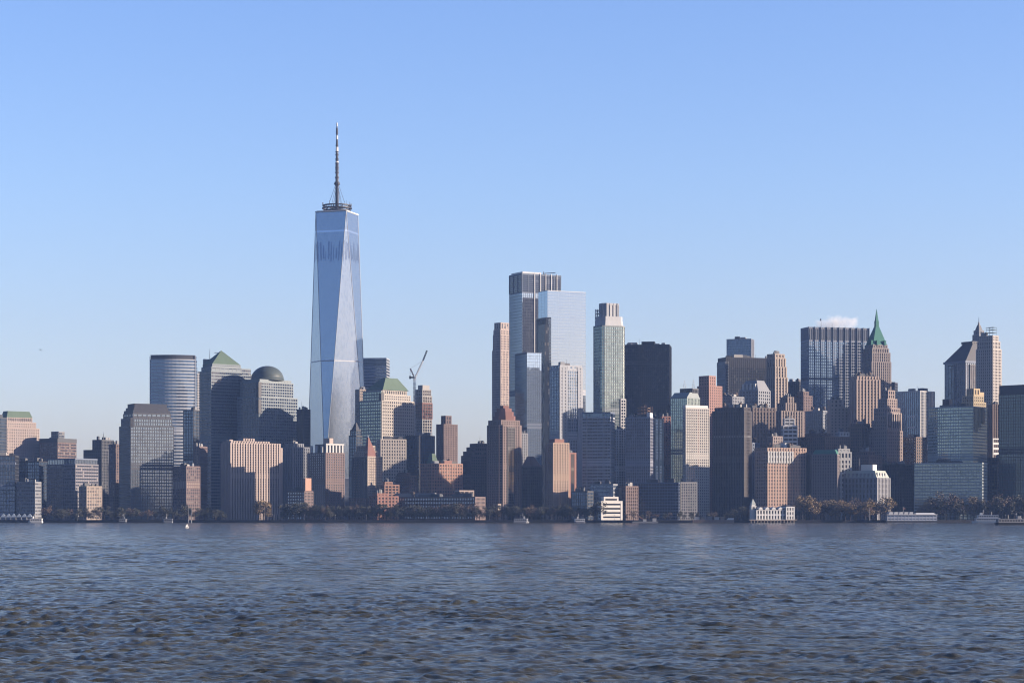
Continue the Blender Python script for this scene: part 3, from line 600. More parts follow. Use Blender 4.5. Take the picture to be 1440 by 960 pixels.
t = Tower(OT, 'white framed tower with a notched top in front of the pale mirror slab', 'office tower', 773.5, 787, 819, 519, 2720, ST(stone('ash_white_stone', (.42, .43, .45), sat=1), GL_BLUE, 4, 3.4, .8, .9), 1.6, tiers=[(513, .02, 1, .02, .97, ST(stone('ash_white_stone', (1, 1, 1)), GL_DARK, 4, 6, 3.5, 2.2))], clutter=1)
t.louvre('stone_panel', .97, 1.02, .0, .32, 735, 515, ST(stone('ash_white_stone', (1, 1, 1)), GL_DARK, 4, 5, 3.4, 2.6)); t.louvre('stone_panel', .97, 1.02, .8, .98, 735, 515, ST(stone('ash_white_stone', (1, 1, 1)), GL_DARK, 4, 5, 3.6, 3.0))
t.louvre('stone_base', .95, 1.03, .0, 1.0, 735, 617, ST(stone('ash_white_stone', (1, 1, 1)), GL_DARK, 4, 3.6, 1.9, 2))
t = Tower(AB, 'orange stone apartment block with deep windows and a dark roof box, centre', 'apartment building', 768, 778, 800, 622, 2468, ST(stone('orange_stone', (.50, .31, .18)), GL_DARK, 3.1, 3.6, 1.8, 1.4), 1.4, clutter=0)
t.box('roof_box', .2, 1, .1, .7, 622, 617, BRICK)
t = Tower(AB, 'narrow plain red brick slab beside the orange stone apartment block', 'apartment building', 794, 800, 810, 636, 2482, ST(BRICK, GL_DARK, 3.1, 60, 4, 0, .3, .3), 1.3, clutter=1)
# --- tower with hoist
GH = ST(stone('pale_mullion', (.19, .235, .24), .5), GL_GREEN, 3.7, 2.6, .35, .8, .4, .3)
t = Tower(GT, 'pale green glass tower with rounded shoulders and a building hoist up its left side', 'glass tower', 833, 846, 880, 457, 2640, GH, 1.5,
          poly=[(.15, 0), (.85, 0), (.96, .04), (1, .12), (1, .88), (.96, .96), (.85, 1), (.15, 1), (.04, .96), (0, .88), (0, .12), (.04, .04)], clutter=0)
m = MB(); pg = lambda a: [((fx-.5)*t.w*a, (fy-.5)*t.d*a) for fx, fy in [(.2, 0), (.8, 0), (1, .15), (1, .85), (.8, 1), (.2, 1), (0, .85), (0, .15)]]
m.prism(pg(.97), t.z(457)-.57, t.z(450), poly1=pg(.92)); m.prism(pg(.9), t.z(450)-.1, t.z(444)); obj('shoulder', m, stone('ash_concrete', (.5, .5, .5)), t.root)
m = MB(); facade(m, pg(.62), t.z(444)-.1, t.z(425), 30, 5, 1.6, 0, .8, .3, 2.5, back=False); m.prism(pg(.62), t.z(444)-.1, t.z(426)); obj('crown_drum', m, stone('ash_concrete', (.36, .36, .37)), t.root)
m = MB()
truss(m, (-.5*t.w-2, -.3*t.d, 0), (-.5*t.w-2, -.3*t.d, t.z(432)), 1.2, 60, .25)
for y in range(460, 730, 7): m.tube((-.5*t.w-2, -.3*t.d, t.z(y)), (-.5*t.w+2, -.3*t.d, t.z(y)), .3)
obj('hoist_mast', m, WHITE, t.root)
m = MB()
for i in range(4):
    for j in range(2): m.tube((-.5*t.w-1+i*3.2, -.3*t.d+j*6, t.z(457)), (-.5*t.w-1+i*3.2, -.3*t.d+j*6, t.z(434)), .3)
for y in (452, 445, 439, 434.5): m.box(-.5*t.w-2, -.5*t.w+10, -.3*t.d-.5, -.3*t.d+6.5, t.z(y), t.z(y)+.7)
obj('scaffold', m, DKGREY, t.root)
t.louvre('pale_edge_bay', 1.0, 1.04, .78, .98, 735, 560, ST(PALE, GL_DARK, 3.7, 3, .9, 1.4))
t = Tower(OT, 'wide black slab with thin lighter bands, right of the hoist tower', 'office tower', 879, 941, 944, 484, 2840, ST(DARK, GL_DARK, 3.9, 2.6, .7, .9), .8, clutter=3)
for y in (508, 511): t.box('band', -.002, 1.002, -.008, .5, y+.5, y-.4, DKGREY)
t.box('roof_box', .36, .66, .2, .6, 484, 479, DARK)
t = Tower(GT, 'blue striped glass office block with a dark blue top, centre right', 'office building', 819, 858, 864, 586, 2500, ST(stone('silver_panel', (.50, .51, .54), .5), GL_NAVY, 3.6, 3, .25, 1.5), .8, clutter=2)
t.louvre('top_band', .0, 1.0, .0, 1.0, 586, 579, ST(BLUEG, GL_BLUE, 9, 4, .2, .5)); m = MB()
for fx in (.14, .78): m.box((fx-.5)*t.w-.3, (fx-.5)*t.w+.3, -.5*t.d-.8, -.5*t.d, 0, t.z(580))
obj('edge_fin', m, PALE, t.root)
t = Tower(AB, 'narrow pale ribbed slab between the blue striped block and the dark blue gridded block', 'apartment building', 861, 870, 880, 603, 2570, ST(PALE, GL_DARK, 3, 3.2, 1.3, 1), 1)
t = Tower(OT, 'dark blue gridded glass block under brown rooftop scaffolding, centre right', 'office building', 880, 914, 921, 586, 2490, ST(stone('steel_blue_panel', (.30, .31, .38), .5), GL_NAVY, 3.6, 2.6, .7, .9), .9, clutter=2)
m = MB()
for k in range(5):
    for j in range(2): m.tube((-.06*t.w+k*3.6, -.2*t.d+j*7, t.z(586)), (-.06*t.w+k*3.6+.4, -.2*t.d+j*7, t.z(573-2*(k % 3))), .3)
for y in (582, 577, 573): m.box(-.1*t.w, .36*t.w, -.22*t.d, .2*t.d, t.z(y), t.z(y)+.6)
obj('rooftop_scaffold', m, stone('brown_steel', (.36, .19, .11)), t.root); t.box('sunlit_roof_corner', .86, .99, .05, .6, 586, 580, WHITE)  # orange brown scaffold; white box paints light on the roof corner
t = Tower(AB, 'slim block with pale green vertical ribs beside the dark blue gridded block', 'apartment building', 912, 916, 932, 588, 2510, ST(stone('pale_green_panel', (.42, .46, .37)), GL_BLUE, 3.2, 4.6, 1.5, .9, .8, .3), 1.5)
t = Tower(AB, 'slim red brick block left of the green glass tower with sloped top', 'apartment building', 928, 931, 943, 585, 2560, ST(BRICK, GL, 3.2, 3.2, 1.4, 1.5), 1.4)
# --- low podiums, centre
for a, c_, b, y, D, lab, st, rr in (
    (804, 826, 834, 690, 2440, 'low dark glass podium left of the white waterfront block', ST(DKGREY, GL_BLUE, 4, 3, .5, 1.2), .6),
    (830, 862, 868, 680, 2450, 'low grey block with wide window bands behind the white waterfront block', ST(GREY, GL_BLUE, 4.2, 4, .4, 1.6), .6),
    (862, 880, 897, 683, 2455, 'low brown block with one pale gable, right of the white waterfront block', ST(BRICKD, GL_DARK, 3.8, 3, 1.2, 1.5), .8),
    (893, 954, 960, 678, 2462, 'long low blue banded building in front of the green rib and brick blocks', ST(BLUEG, GL_DARK, 3.5, 3, .3, 1.3), .6)):
    t = Tower(LB, lab, 'low building', a, c_, b, y, D, st, rr, clutter=2)
    if a == 862: t.box('pale_gable', .1, .7, -.03, .05, 700, 685, TAN)
CR = ST(stone('cream_stone', (.58, .52, .43)), GL, 3.1, 2.7, 1.1, 1.3)
t = Tower(GT, 'green glass tower with a sloped glass top and two roof masts, behind the cream tower', 'glass tower', 943, 966, 984, 558, 2590, ST(GREENG, GL_GREEN, 3.6, 2.8, .15, .5), 1.1, clutter=0)
t.frustum('sloped_top', 0, 1, 0, 1, 558, .0, .95, .3, .9, 551, GREENG); t.louvre('roof_frame', .2, .95, .5, .95, 551.5, 545, ST(DKGREY, GL_DARK, 8, 3, .5, .8))
for fx in (.3, .85):
    m = MB(); x, y = (fx-.5)*t.w, .2*t.d
    for dx in (-2.2, 2.2): m.tube((x+dx, y, t.z(546)), (x, y, t.z(533)), .22, .12, 4)
    for yy in (543, 540): m.tube((x-1.5, y, t.z(yy)), (x+1.5, y, t.z(yy)), .14)
    obj('roof_mast', m, PALE, t.root)
t = Tower(AB, 'sunlit cream apartment tower with a white roof edge, right of the green glass tower', 'apartment building', 961, 964.5, 997, 573, 2500, CR, 6, clutter=1)
t.box('white_roof_edge', .0, 1.03, -.01, .95, 573, 569.5, WHITE); t.box('brick_strip', .99, 1.013, .5, .56, 735, 576, BRICK)
t = Tower(LB, 'low cream wing in front of the cream apartment tower', 'low building', 955, 957.5, 980, 677.5, 2470, CR, 1.6, clutter=1)
OB = ST(stone('salmon_brick', (.47, .21, .14)), GL_DARK, 3.2, 3.6, 2.0, 1.7)
t = Tower(OT, 'red brick tower with a square tower head, dark left side and orange right side', 'brick tower', 981, 997, 1015, 542, 2700, OB, 1.2, clutter=1)
t.louvre('tower_head', .15, 1.0, .0, .5, 542, 528, OB)
# --- behind centre right
t = Tower(OT, 'broad black office slab behind the red brick tower', 'office tower', 1010, 1021, 1096, 502, 3060, ST(DARK, GL_DARK, 3.9, 3.0, .8, 1.0), 3, clutter=3)
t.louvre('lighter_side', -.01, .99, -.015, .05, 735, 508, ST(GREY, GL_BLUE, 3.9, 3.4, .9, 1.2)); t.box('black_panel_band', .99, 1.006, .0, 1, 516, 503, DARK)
t = Tower(OT, 'pale ribbed slab rising behind the broad black office slab', 'office tower', 1022.5, 1056, 1060, 476, 3260, ST(stone('silver_rib', (.40, .41, .44), .6), GL_BLUE, 3.9, 3.0, .9, .5, .8, .2), .7, clutter=1)
t = Tower(OT, 'slender stone tower with lit vertical ribs and stepped shoulders, right of the black slab', 'stone tower', 1078, 1090, 1107, 530, 2880, ST(TAN, GL_DARK, 3.8, 4.6, 2.4, .6, .8, .2), 1.2,
          tiers=[(515, .03, .98, .02, .93), (503, .04, .97, .02, .86), (497, .06, .94, .03, .8, ST(TAN, GL_DARK, 6, 5, 2.6, 2))], clutter=1)
t = Tower(OT, 'ornate grey stone block with a hipped roof and dormers below the broad black slab', 'stone building', 1040, 1066, 1083, 548, 2800, ST(GREY, GL_DARK, 4.2, 4.4, 2.2, 1.8), 1, clutter=0)
t.frustum('hipped_roof', 0, 1, 0, 1, 548, .2, .8, .2, .8, 534, GREY)
for k in range(4): t.box('dormer', .12+.2*k, .24+.2*k, .02, .3, 547, 539, PALE)
t = Tower(LB, 'pale low roofed block left of the ornate grey stone block', 'low building', 1008, 1030, 1046, 557, 2760, ST(GREY, GL, 3.8, 3.4, 1.6, 1.7), 1, clutter=4)
t = Tower(GT, 'dark flat slab between the ribbed stone tower and the big white columned slab', 'office tower', 1103, 1124, 1132, 536, 3160, ST(DARK, GL_DARK, 3.9, 3, .7, 1), 1)
# --- big slab with white columns
CM = ST(stone('dark_steel_panel', (.34, .37, .43), .6, sat=1), GL_SKY, 3.9, 2.9, .35, 1.1, .5, .3, 2)
t = Tower(OT, 'wide dark office slab with thin white columns under a puff of steam', 'office tower', 1126.5, 1137, 1222, 478, 2990, CM, 3.4, clutter=0)
t.louvre('top_band', 0, 1, 0, 1, 478, 459.5, ST(stone('band_grey_panel', (.26, .28, .32), .6, sat=1), GL_NAVY, 16, 2.9, 1.2, 1.2, .5, .3, 2.5))
m = MB(); n_ = 10
for k in range(n_+1): y = -.5*t.d + k*t.d/n_; m.box(.5*t.w+.1, .5*t.w+1.6, y-.32, y+.32, 0, t.z(459))
obj('white_column', m, stone('column_aluminium', (.21, .235, .28), .6, sat=1), t.root)
t.box('plant_floor_band', -.004, 1.01, -.004, 1.0, 533.5, 530.5, DARK)
t.mast('flag_pole', .9, .22, 459.5, 447, .3); m = MB(); m.box(.4*t.w-4, .4*t.w, -.28*t.d, -.28*t.d+.15, t.z(450), t.z(447.3)); obj('flag', m, REDTILE, t.root)
t.mast('antenna', .9, .4, 459.5, 453, .3)
# --- green spire
SP = ST(stone('warm_grey_stone', (.33, .26, .22)), GL_DARK, 3.7, 3.4, 1.8, 1.2, .7, .3)
t = Tower(OT, 'stone skyscraper with a steep green copper pyramid roof and spire', 'stone tower', 1213, 1226, 1252.5, 508, 2960, SP, 1.3, tiers=[(495, .02, .99, .03, .96), (489, .05, .96, .05, .9), (484, .1, .93, .1, .85, ST(COPPER, GL_DARK, 5, 4, 1.5, 2))], clutter=0)
t.frustum('copper_roof', .1, .93, .1, .85, 484, .42, .62, .4, .58, 458, COPPER); t.box('copper_lantern', .43, .61, .41, .57, 458.5, 450, COPPER)
t.frustum('spire', .44, .6, .42, .56, 450, .515, .525, .485, .495, 433, COPPER)
for fx, fy in ((.85, .05), (.95, .3), (.95, .7), (.5, .04)): t.box('dormer', fx-.05, fx+.05, fy-.03, fy+.06, 484, 478, COPPER)
t = Tower(GT, 'dark slab peeking out right of the green spired skyscraper', 'office tower', 1233, 1258, 1262, 537, 3160, ST(DKGREY, GL_DARK, 3.9, 3, .8, 1.1), .8)
t = Tower(OT, 'tan stone tower with lit vertical ribs in front of the big white columned slab', 'stone tower', 1196, 1205, 1237, 533, 2720, ST(stone('peach_stone', (.50, .34, .24)), GL_DARK, 3.8, 4.2, 2.2, .7, .8, .2), 1.9, tiers=[(528.5, .05, .98, .03, .95)], clutter=4)
t.mast('antenna', .5, .4, 528.5, 520, .3)
t = Tower(OT, 'stepped stone tower with lit colonnade floors, right of the tan ribbed tower', 'stone tower', 1222, 1247, 1269, 605, 2620, ST(stone('rose_stone', (.36, .25, .20)), GL_DARK, 3.9, 3.4, 1.7, 1.5), .9,
          tiers=[(590, .2, .99, .02, .9), (573, .25, .98, .05, .85), (560, .45, .95, .1, .7), (548, .55, .9, .2, .6)], clutter=1)
t.louvre('colonnade', .985, 1.01, .02, .88, 604, 580, ST(GRANITE_PINK, GL_DARK, 30, 4, 1.4, 3, .9))
t.louvre('lower_block', -.1, 1.0, -.15, .8, 735, 645, ST(BROWN, GL_DARK, 3.9, 3.4, 1.7, 1.5))
t = Tower(OT, 'modern block with dark glass front and bright white ribbed right side', 'office tower', 1261, 1294, 1314, 549, 2790, ST(stone('offwhite_rib', (.62, .58, .53)), GL_BLUE, 3.8, 3.0, .85, .35, .6, .2), .9, clutter=1)
t.mast('antenna', .6, .5, 549, 541, .4, PALE)
for y in (585, 600): t.box('white_ledge', .5, .8, -.02, .02, y+1, y-1, WHITE)
# --- mansard tower and deco tower
t = Tower(OT, 'big grey tower with a dark mansard roof, upper right', 'office tower', 1329, 1358, 1394, 508, 2900, ST(stone('slate_stone', (.20, .20, .22)), GL_BLUE, 3.9, 3.6, 1.2, 1.2), 1.2, clutter=0)
t.frustum('mansard_roof', -.03, 1.03, -.03, 1.03, 507.5, .5, .98, .3, .98, 482, SLATE); t.box('cornice', -.04, 1.04, -.04, 1.04, 509.5, 507, BLUEG)
t.louvre('roof_cap', .46, .98, .28, .98, 482, 479, ST(DKGREY, GL_DARK, 4, 4, 1, 1))
t.louvre('glass_bay', .2, .5, -.03, .1, 560, 512, ST(DKGREY, GL_BLUE, 3.9, 3, .4, .7)); t.louvre('glass_bay', .97, 1.03, .15, .5, 560, 512, ST(DKGREY, GL_NAVY, 3.9, 3, .8, .8))
t = Tower(OT, 'pale stone tower with a narrow sunlit right face and green roof scaffold, upper right', 'stone tower', 1373, 1396, 1408, 490, 2790, ST(stone('pale_rose_stone', (.50, .43, .36)), GL_DARK, 3.8, 3.2, 1.6, 1.4), .8, tiers=[(479, .05, .97, .05, .9), (471, .12, .92, .15, .8)], clutter=1)
for k in range(4): t.box('arched_window', .97, 1.004, .12+.2*k, .2+.2*k, 503, 492, DARK)
m = MB()
for i in range(3):
    for j in range(2): m.tube(((.45+.2*i-.5)*t.w, (.3+.4*j-.5)*t.d, t.z(472)), ((.45+.2*i-.5)*t.w, (.3+.4*j-.5)*t.d, t.z(459)), .16)
for y in (467, 463, 459.5): m.box(-.08*t.w, .38*t.w, -.22*t.d, .22*t.d, t.z(y), t.z(y)+.25)
obj('roof_scaffold', m, COPPERP, t.root)
t = Tower(OT, 'far stone tower with a tapering pointed crown behind the mansard roof tower', 'stone tower', 1367, 1377, 1386, 478, 3180, ST(GREY, GL_DARK, 3.7, 3.4, 1.7, 1.2), 1, tiers=[(470, .05, .95, .05, .95), (464, .14, .86, .14, .86)], clutter=0)
t.frustum('crown', .2, .8, .2, .8, 464, .36, .64, .36, .64, 457, DKGREY); t.frustum('lantern', .38, .62, .38, .62, 457, .46, .54, .46, .54, 452, DKGREY); t.mast('spire', .5, .5, 452, 445, .5)
t = Tower(AB, 'stepped block with a gold sunlit top peeking over the green glass building', 'apartment building', 1350, 1369, 1387.5, 574, 2640, ST(stone('ochre_stone', (.50, .37, .17)), GL_DARK, 3.3, 3.6, 1.6, 1.3), 1, tiers=[(565, .1, 1, .0, .92), (556, .2, 1, .0, .75)], clutter=1)
t.louvre('gold_sunlit_top', .5, 1.0, .02, .45, 556, 546, ST(GOLD, GL_DARK, 5, 4, 2, 2)); t.box('gold_sunlit_top', .6, 1, .45, .8, 556, 551, GOLD)  # sunlight on the top is put into the gold colour
GG = ST(stone('sea_green_panel', (.36, .42, .41), .5), GL_GREEN, 3.6, 3, .12, 1.5)
t = Tower(GT, 'broad green glass office building with bowed banded front, lower right', 'office building', 1303, 1368, 1388, 571, 2530, GG, .75, poly=[(0, .12), (.25, -.04), (.5, -.1), (.78, -.1), (1, 0), (1, 1), (0, 1)], clutter=4)
t.box('roof_box', .25, .4, .3, .5, 571, 559, DARK)
for k in range(3): t.box('gold_reflection', .995, 1.02, .1+.25*k, .28+.25*k, 606-k*6, 572, GOLD)  # gold boxes paint the sun's reflection on the right face
t = Tower(LB, 'green glass podium with banded floors at the foot of the broad green glass building', 'low building', 1286, 1381, 1388, 650, 2490, ST(stone('dull_teal_panel', (.40, .46, .45), .6), GL_GREEN, 3.6, 3, .2, 1.5), .4)
t = Tower(OT, 'black glass block cut off by the right edge of the photo', 'office tower', 1405, 1452, 1475, 552, 2490, ST(DARK, lambda a, b: glass('black_green_glass', (.05, .075, .085), 1.5, .5, .08, a, b, .1, (.05, .07, .08), .015), 3.7, 3, .2, 1.1), .8)
t.box('top_band', 0, 1, 0, 1, 552, 540, DARK)
t = Tower(AB, 'narrow brown ribbed block with white banded lower floors left of the black edge block', 'apartment building', 1389, 1396, 1408, 568, 2720, ST(BROWN, GL_DARK, 3.5, 3.2, 1.6, .8, .7, .2), 1.2)
Tower(LB, 'added dark block between the broad green glass building and the black edge block', 'low building', 1384, 1402, 1412, 643, 2560, ST(DARK, GL_NAVY, 3.6, 3.4, .6, 1.2), .8)  # added dark block hides the bright foot of the brown block
t.louvre('white_banded_floors', .97, 1.04, .0, 1.0, 660, 616, ST(WHITE, GL_DARK, 6, 9, 1, 2.8))
t = Tower(AB, 'brown gridded block with sun glints, left of the broad green glass building', 'apartment building', 1270, 1288, 1303, 614, 2640, ST(BROWN, GL_SKY, 3.5, 3.6, 1.9, 1.6), 1)
t = Tower(LB, 'dark filler block for the shadow zone left of the green glass podium', 'low building', 1240, 1272, 1290, 652, 2560, ST(DARK, GL_DARK, 3.6, 3.4, 1.4, 1.4), .8)  # filler block, its dark colour stands for a zone of shadow
# --- old stone blocks by the park
t = Tower(OT, 'big dark ribbed stone block with an ornate attic, right of the red brick tower', 'stone building', 1003, 1046, 1056, 577, 2520, ST(stone('soot_brown_stone', (.12, .10, .095)), GL_DARK, 3.8, 3.3, 1.7, .9, .7, .3), .5, tiers=[(572, .05, .97, .1, .95)], clutter=6)
t.box('belt_course', -.01, 1.01, -.015, 1.0, 614, 612, GREY)
t = Tower(OT, 'brown stone block with a heavy cornice behind the orange arched block', 'stone building', 1050, 1059, 1090, 573, 2590, ST(stone('umber_stone', (.25, .175, .135)), GL_DARK, 4, 3.8, 2.0, 1.3, .8, .3), 1.6, clutter=5)
t.box('cornice', -.03, 1.03, -.03, 1.0, 579, 576.5, BROWN); t.tank(.6, .5, 573)
t = Tower(OT, 'sunlit orange stone block with two rows of arched top windows, above the white pier house', 'stone building', 1062, 1079.5, 1133, 634, 2465, ST(stone('apricot_brick', (.54, .32, .20)), GL_DARK, 3.7, 3.5, 1.8, 1.5), 2.0, tiers=[(629, .0, 1, .0, 1, ST(PALE, GL_DARK, 5.5, 3.5, 1.9, 1.6, .8))], clutter=3)
t.box('painted_gap', .98, 1.004, .66, .70, 735, 630, DARK); t.louvre('attic', .985, 1.012, .01, .65, 650, 634, ST(PALE, GL_DARK, 7, 3.5, 1.9, 2.4, .8))  # dark strip puts the shade of the gap into colour
t.tank(.6, .25, 629, 6, 2.2); t.tank(.5, .8, 629, 6, 2.2); t.box('stair_head', .3, .7, .55, .66, 629, 622, WHITE)
t = Tower(OT, 'grey brown gridded block with a green roof edge right of the orange arched block', 'office building', 1142, 1177, 1181, 638, 2470, ST(stone('ash_brown_stone', (.24, .19, .18)), GL_DARK, 3.5, 2.9, 1.5, 1.2), .7, clutter=3)
t.frustum('green_roof', 0, 1, 0, 1, 638, .1, .9, .15, .8, 632, COPPER)
t = Tower(OT, 'small white stone tower top with red arches beside the green roofed gridded block', 'stone building', 1172, 1178, 1197, 645, 2485, ST(PALE, GL_DARK, 5, 4, 2, 2), 1.2, tiers=[(635, 0, 1, 0, 1, ST(PALE, lambda a, b: glass('red_arch_glass', (.3, .08, .05), 1.5, 0, .3, a, b, 0), 7, 4, 1.6, 2)), (630.5, .1, .9, .1, .9)], clutter=1)
CH = ST(stone('custom_grey_stone', (.27, .27, .29)), GL_DARK, 6, 4.2, 2.2, 1.6, .8, .3)
t = Tower('customs_house', 'low grey colonnaded building with a pale green mansard roof and lit right corner', 'stone building', 1178, 1233, 1251, 671, 2465, CH, .8, clutter=0)
t.frustum('mansard_roof', .0, 1.0, .0, 1.0, 671, .08, .92, .08, .9, 661, stone('pale_lead_roof', (.40, .44, .36))); t.box('penthouse', .5, .8, .3, .6, 661, 652.5, WHITE); t.mast('flag_pole', .42, .4, 661, 643, .25, PALE)
for k in range(9): t.box('dormer', .06+.1*k, .1+.1*k, .01, .1, 671, 665, GREY)
for k in range(4): t.box('dormer', .93, .99, .1+.2*k, .2+.2*k, 671, 664.5, PALE)  # right dormers paler, sunlight on the corner put into colour
# --- cluster behind
for nm, lab, a, c_, b, y, D, st, rr, ti in (
    (OT, 'brown ribbed stone block with a lit central turret, mid right cluster', 1087, 1099, 1129, 577, 2680, ST(stone('cocoa_stone', (.30, .22, .17)), GL_DARK, 3.8, 4, 2.1, .8, .8, .2), 1.8, [(566, .1, 1, .2, .65), (557.5, .2, .98, .3, .55)]),
    (OT, 'white stepped block low in the mid right cluster of old stone buildings', 1099, 1102, 1121, 598, 2580, ST(WHITE, GL_DARK, 4.5, 5, .8, 2.0), 1.4, [(588, .1, .9, .1, .8)]),
    (OT, 'sunlit beige tower with stepped top and plain right shoulder, mid right cluster', 1164, 1167.5, 1198, 573, 2740, ST(stone('sand_stone', (.50, .38, .28)), GL_DARK, 3.8, 4.4, 2.8, 2.0), 2.2, [(561.5, .0, 1, .0, .55)]),
    (OT, 'blue grey gridded block just left of the sunlit beige stepped tower', 1133, 1157, 1169, 577, 2800, ST(GREY, GL_BLUE, 3.7, 3.2, 1.2, 1.3), .8, []),
    (OT, 'plain brown slab beneath the left corner of the white columned slab', 1117, 1130, 1142, 556, 2880, ST(BRICKD, GL_DARK, 3.7, 3.4, 1.8, 1.6), 1, [(550, .2, .8, .2, .8)]),
    (LB, 'low dark roofed block with white roof huts behind the green roofed gridded block', 1117, 1160, 1195, 613, 2575, ST(BROWN, GL_DARK, 3.7, 3.4, 1.7, 1.5), .8, [(608, .2, .7, .2, .6)]),
    (LB, 'small lit stone turret block behind the orange arched block', 1080, 1087, 1100, 613, 2540, ST(GRANITE_PINK, GL_DARK, 3.7, 3.4, 1.7, 1.5), 1, []),
    (OT, 'dark shaded block between the beige stepped tower and the stepped colonnade tower', 1193, 1212, 1228, 600, 2640, ST(BROWN, GL_DARK, 3.7, 3.4, 1.7, 1.5), 1, [(595, .1, .9, .1, .8)]),
    (LB, 'small pale attic block with sunlit corner behind the small white tower top', 1176, 1181, 1194, 607, 2600, ST(PALE, GL_DARK, 3.7, 3.4, 1.7, 1.5), 1, []),
    (LB, 'dark brick block behind the grey customs building', 1196, 1222, 1240, 640, 2530, ST(BRICKD, GL_DARK, 3.6, 3.2, 1.6, 1.5), .8, [(634, .2, .8, .2, .7)]),
    (LB, 'narrow dark block filling the gap right of the orange arched block', 1128, 1139, 1146, 640, 2540, ST(DARK, GL_DARK, 3.6, 3.2, 1.6, 1.5), .8, []),
    (LB, 'dark blue shaded block left of the orange arched block', 1044, 1058, 1068, 622, 2540, ST(BLUEG, GL_DARK, 3.6, 3.2, 1.2, 1.3), .8, [])):
    t = Tower(nm, lab, 'stone building' if nm == OT else 'low building', a, c_, b, y, D, st, rr, tiers=ti, clutter=4 if nm == LB else 3)
    if nm == LB and b - a > 40: t.tank(.3, .4, y, 6); t.tank(.8, .3, y, 5.5)
# ================================================================== waterfront: pier house, terminals, white block, boats, trees, steam
# --- white pier house with clock tower
Dp = 2352; px0, px1 = 1047, 1116
u = F/Dp
pr = thing('pier_house', 'long white pier house with a clock tower at one end, on the water edge', 'pier building', (gx(1080, Dp), Dp+14, GZ), R(16))
X = lambda p: (p - 1080)/u; Zp = lambda y: gz(y, Dp) - GZ
m = MB(); pg = [(X(1060), -9), (X(1104), -9), (X(1104), 9), (X(1060), 9)]
facade(m, pg, 0, Zp(716.5), 5, 3.4, 1.5, 1.6, .4, .3, .8); obj('wall', m, WHITE, pr); m = MB(); m.prism(pg, 0, Zp(716.5)-.3); obj('glazing', m, GL_DARK(3.4, 5), pr)
m = MB(); m.prism([(X(1060)-.5, -9.8), (X(1104), -9.8), (X(1104), 9.8), (X(1060)-.5, 9.8)], Zp(716.5), Zp(713), poly1=[(X(1060)-.5, -.3), (X(1104), -.3), (X(1104), .3), (X(1060)-.5, .3)]); obj('roof', m, DKGREY, pr)
for k in range(4):
    x = X(1066 + 10*k); m = MB(); m.prism([(x-2.2, -9.5), (x+2.2, -9.5), (x+2.2, -3), (x-2.2, -3)], Zp(716.8), Zp(715)); m.prism([(x-2.6, -9.9), (x+2.6, -9.9), (x+2.6, -2), (x-2.6, -2)], Zp(715), Zp(712.5), poly1=[(x-.1, -9.9), (x+.1, -9.9), (x+.1, -2), (x-.1, -2)])
    obj('gable_dormer', m, WHITE, pr)
m = MB(); pg = [(X(1104)+.02, -11), (X(1116), -11), (X(1116), 11), (X(1104)+.02, 11)]; facade(m, pg, 0, Zp(712), 4.6, 3, 1.4, 1.6, .4, .3, 1.2); eb = obj('end_block', m, WHITE, pr); m = MB(); m.prism(pg, 0, Zp(712)-.3); obj('glazing', m, GL_DARK(3, 4.6), eb)
m = MB(); m.prism(pg, Zp(712), Zp(709.5), poly1=[(X(1108), -3), (X(1112), -3), (X(1112), 3), (X(1108), 3)]); obj('end_roof', m, DKGREY, pr)
m = MB(); x = X(1057.5); m.box(x-2.6, x+2.6, -6, -.8, 0, Zp(712)); m.box(x-3.1, x+3.1, -6.5, -.3, Zp(712), Zp(711.2)); m.box(x-2.1, x+2.1, -5.5, -1.3, Zp(711.2), Zp(709)); ct = obj('clock_tower', m, WHITE, pr)
m = MB(); m.prism([(x-2.5, -5.9), (x+2.5, -5.9), (x+2.5, -.9), (x-2.5, -.9)], Zp(709), Zp(701), poly1=[(x-.15, -3.6), (x+.15, -3.6), (x+.15, -3.2), (x-.15, -3.2)]); obj('tower_roof', m, stone('pale_tin', (.42, .48, .44)), ct)
m = MB(); m.tube((x, -6.02, Zp(714)), (x, -6.2, Zp(714)), 1.2, 1.2, 14); obj('clock_face', m, DKGREY, ct)
m = MB()
for k in range(14): m.box(X(1050+5*k)-.35, X(1050+5*k)+.35, -12.5, -11.8, -4, .6)
m.box(X(1047), X(1119), -12.9, -11.1, .35, 1.2); obj('pile_deck', m, TANQ, pr)

# --- white stepped waterfront block
t = Tower('white_block', 'small sunlit white concrete block with deep dark floor slots at the water edge', 'white building', 842, 846, 874, 704, 2398, ST(stone('white_concrete', (.80, .73, .62), var=.1), GL_DARK, 5.0, 60, 2.2, 2.7, .9, .7, 2.8), 3, clutter=2)
t.box('upper_storey', .1, .93, .12, .86, 704, 698, stone('white_concrete', (.8, .73, .62))); t.box('window_slot', .5, .935, .2, .78, 702.6, 700.6, DARK)
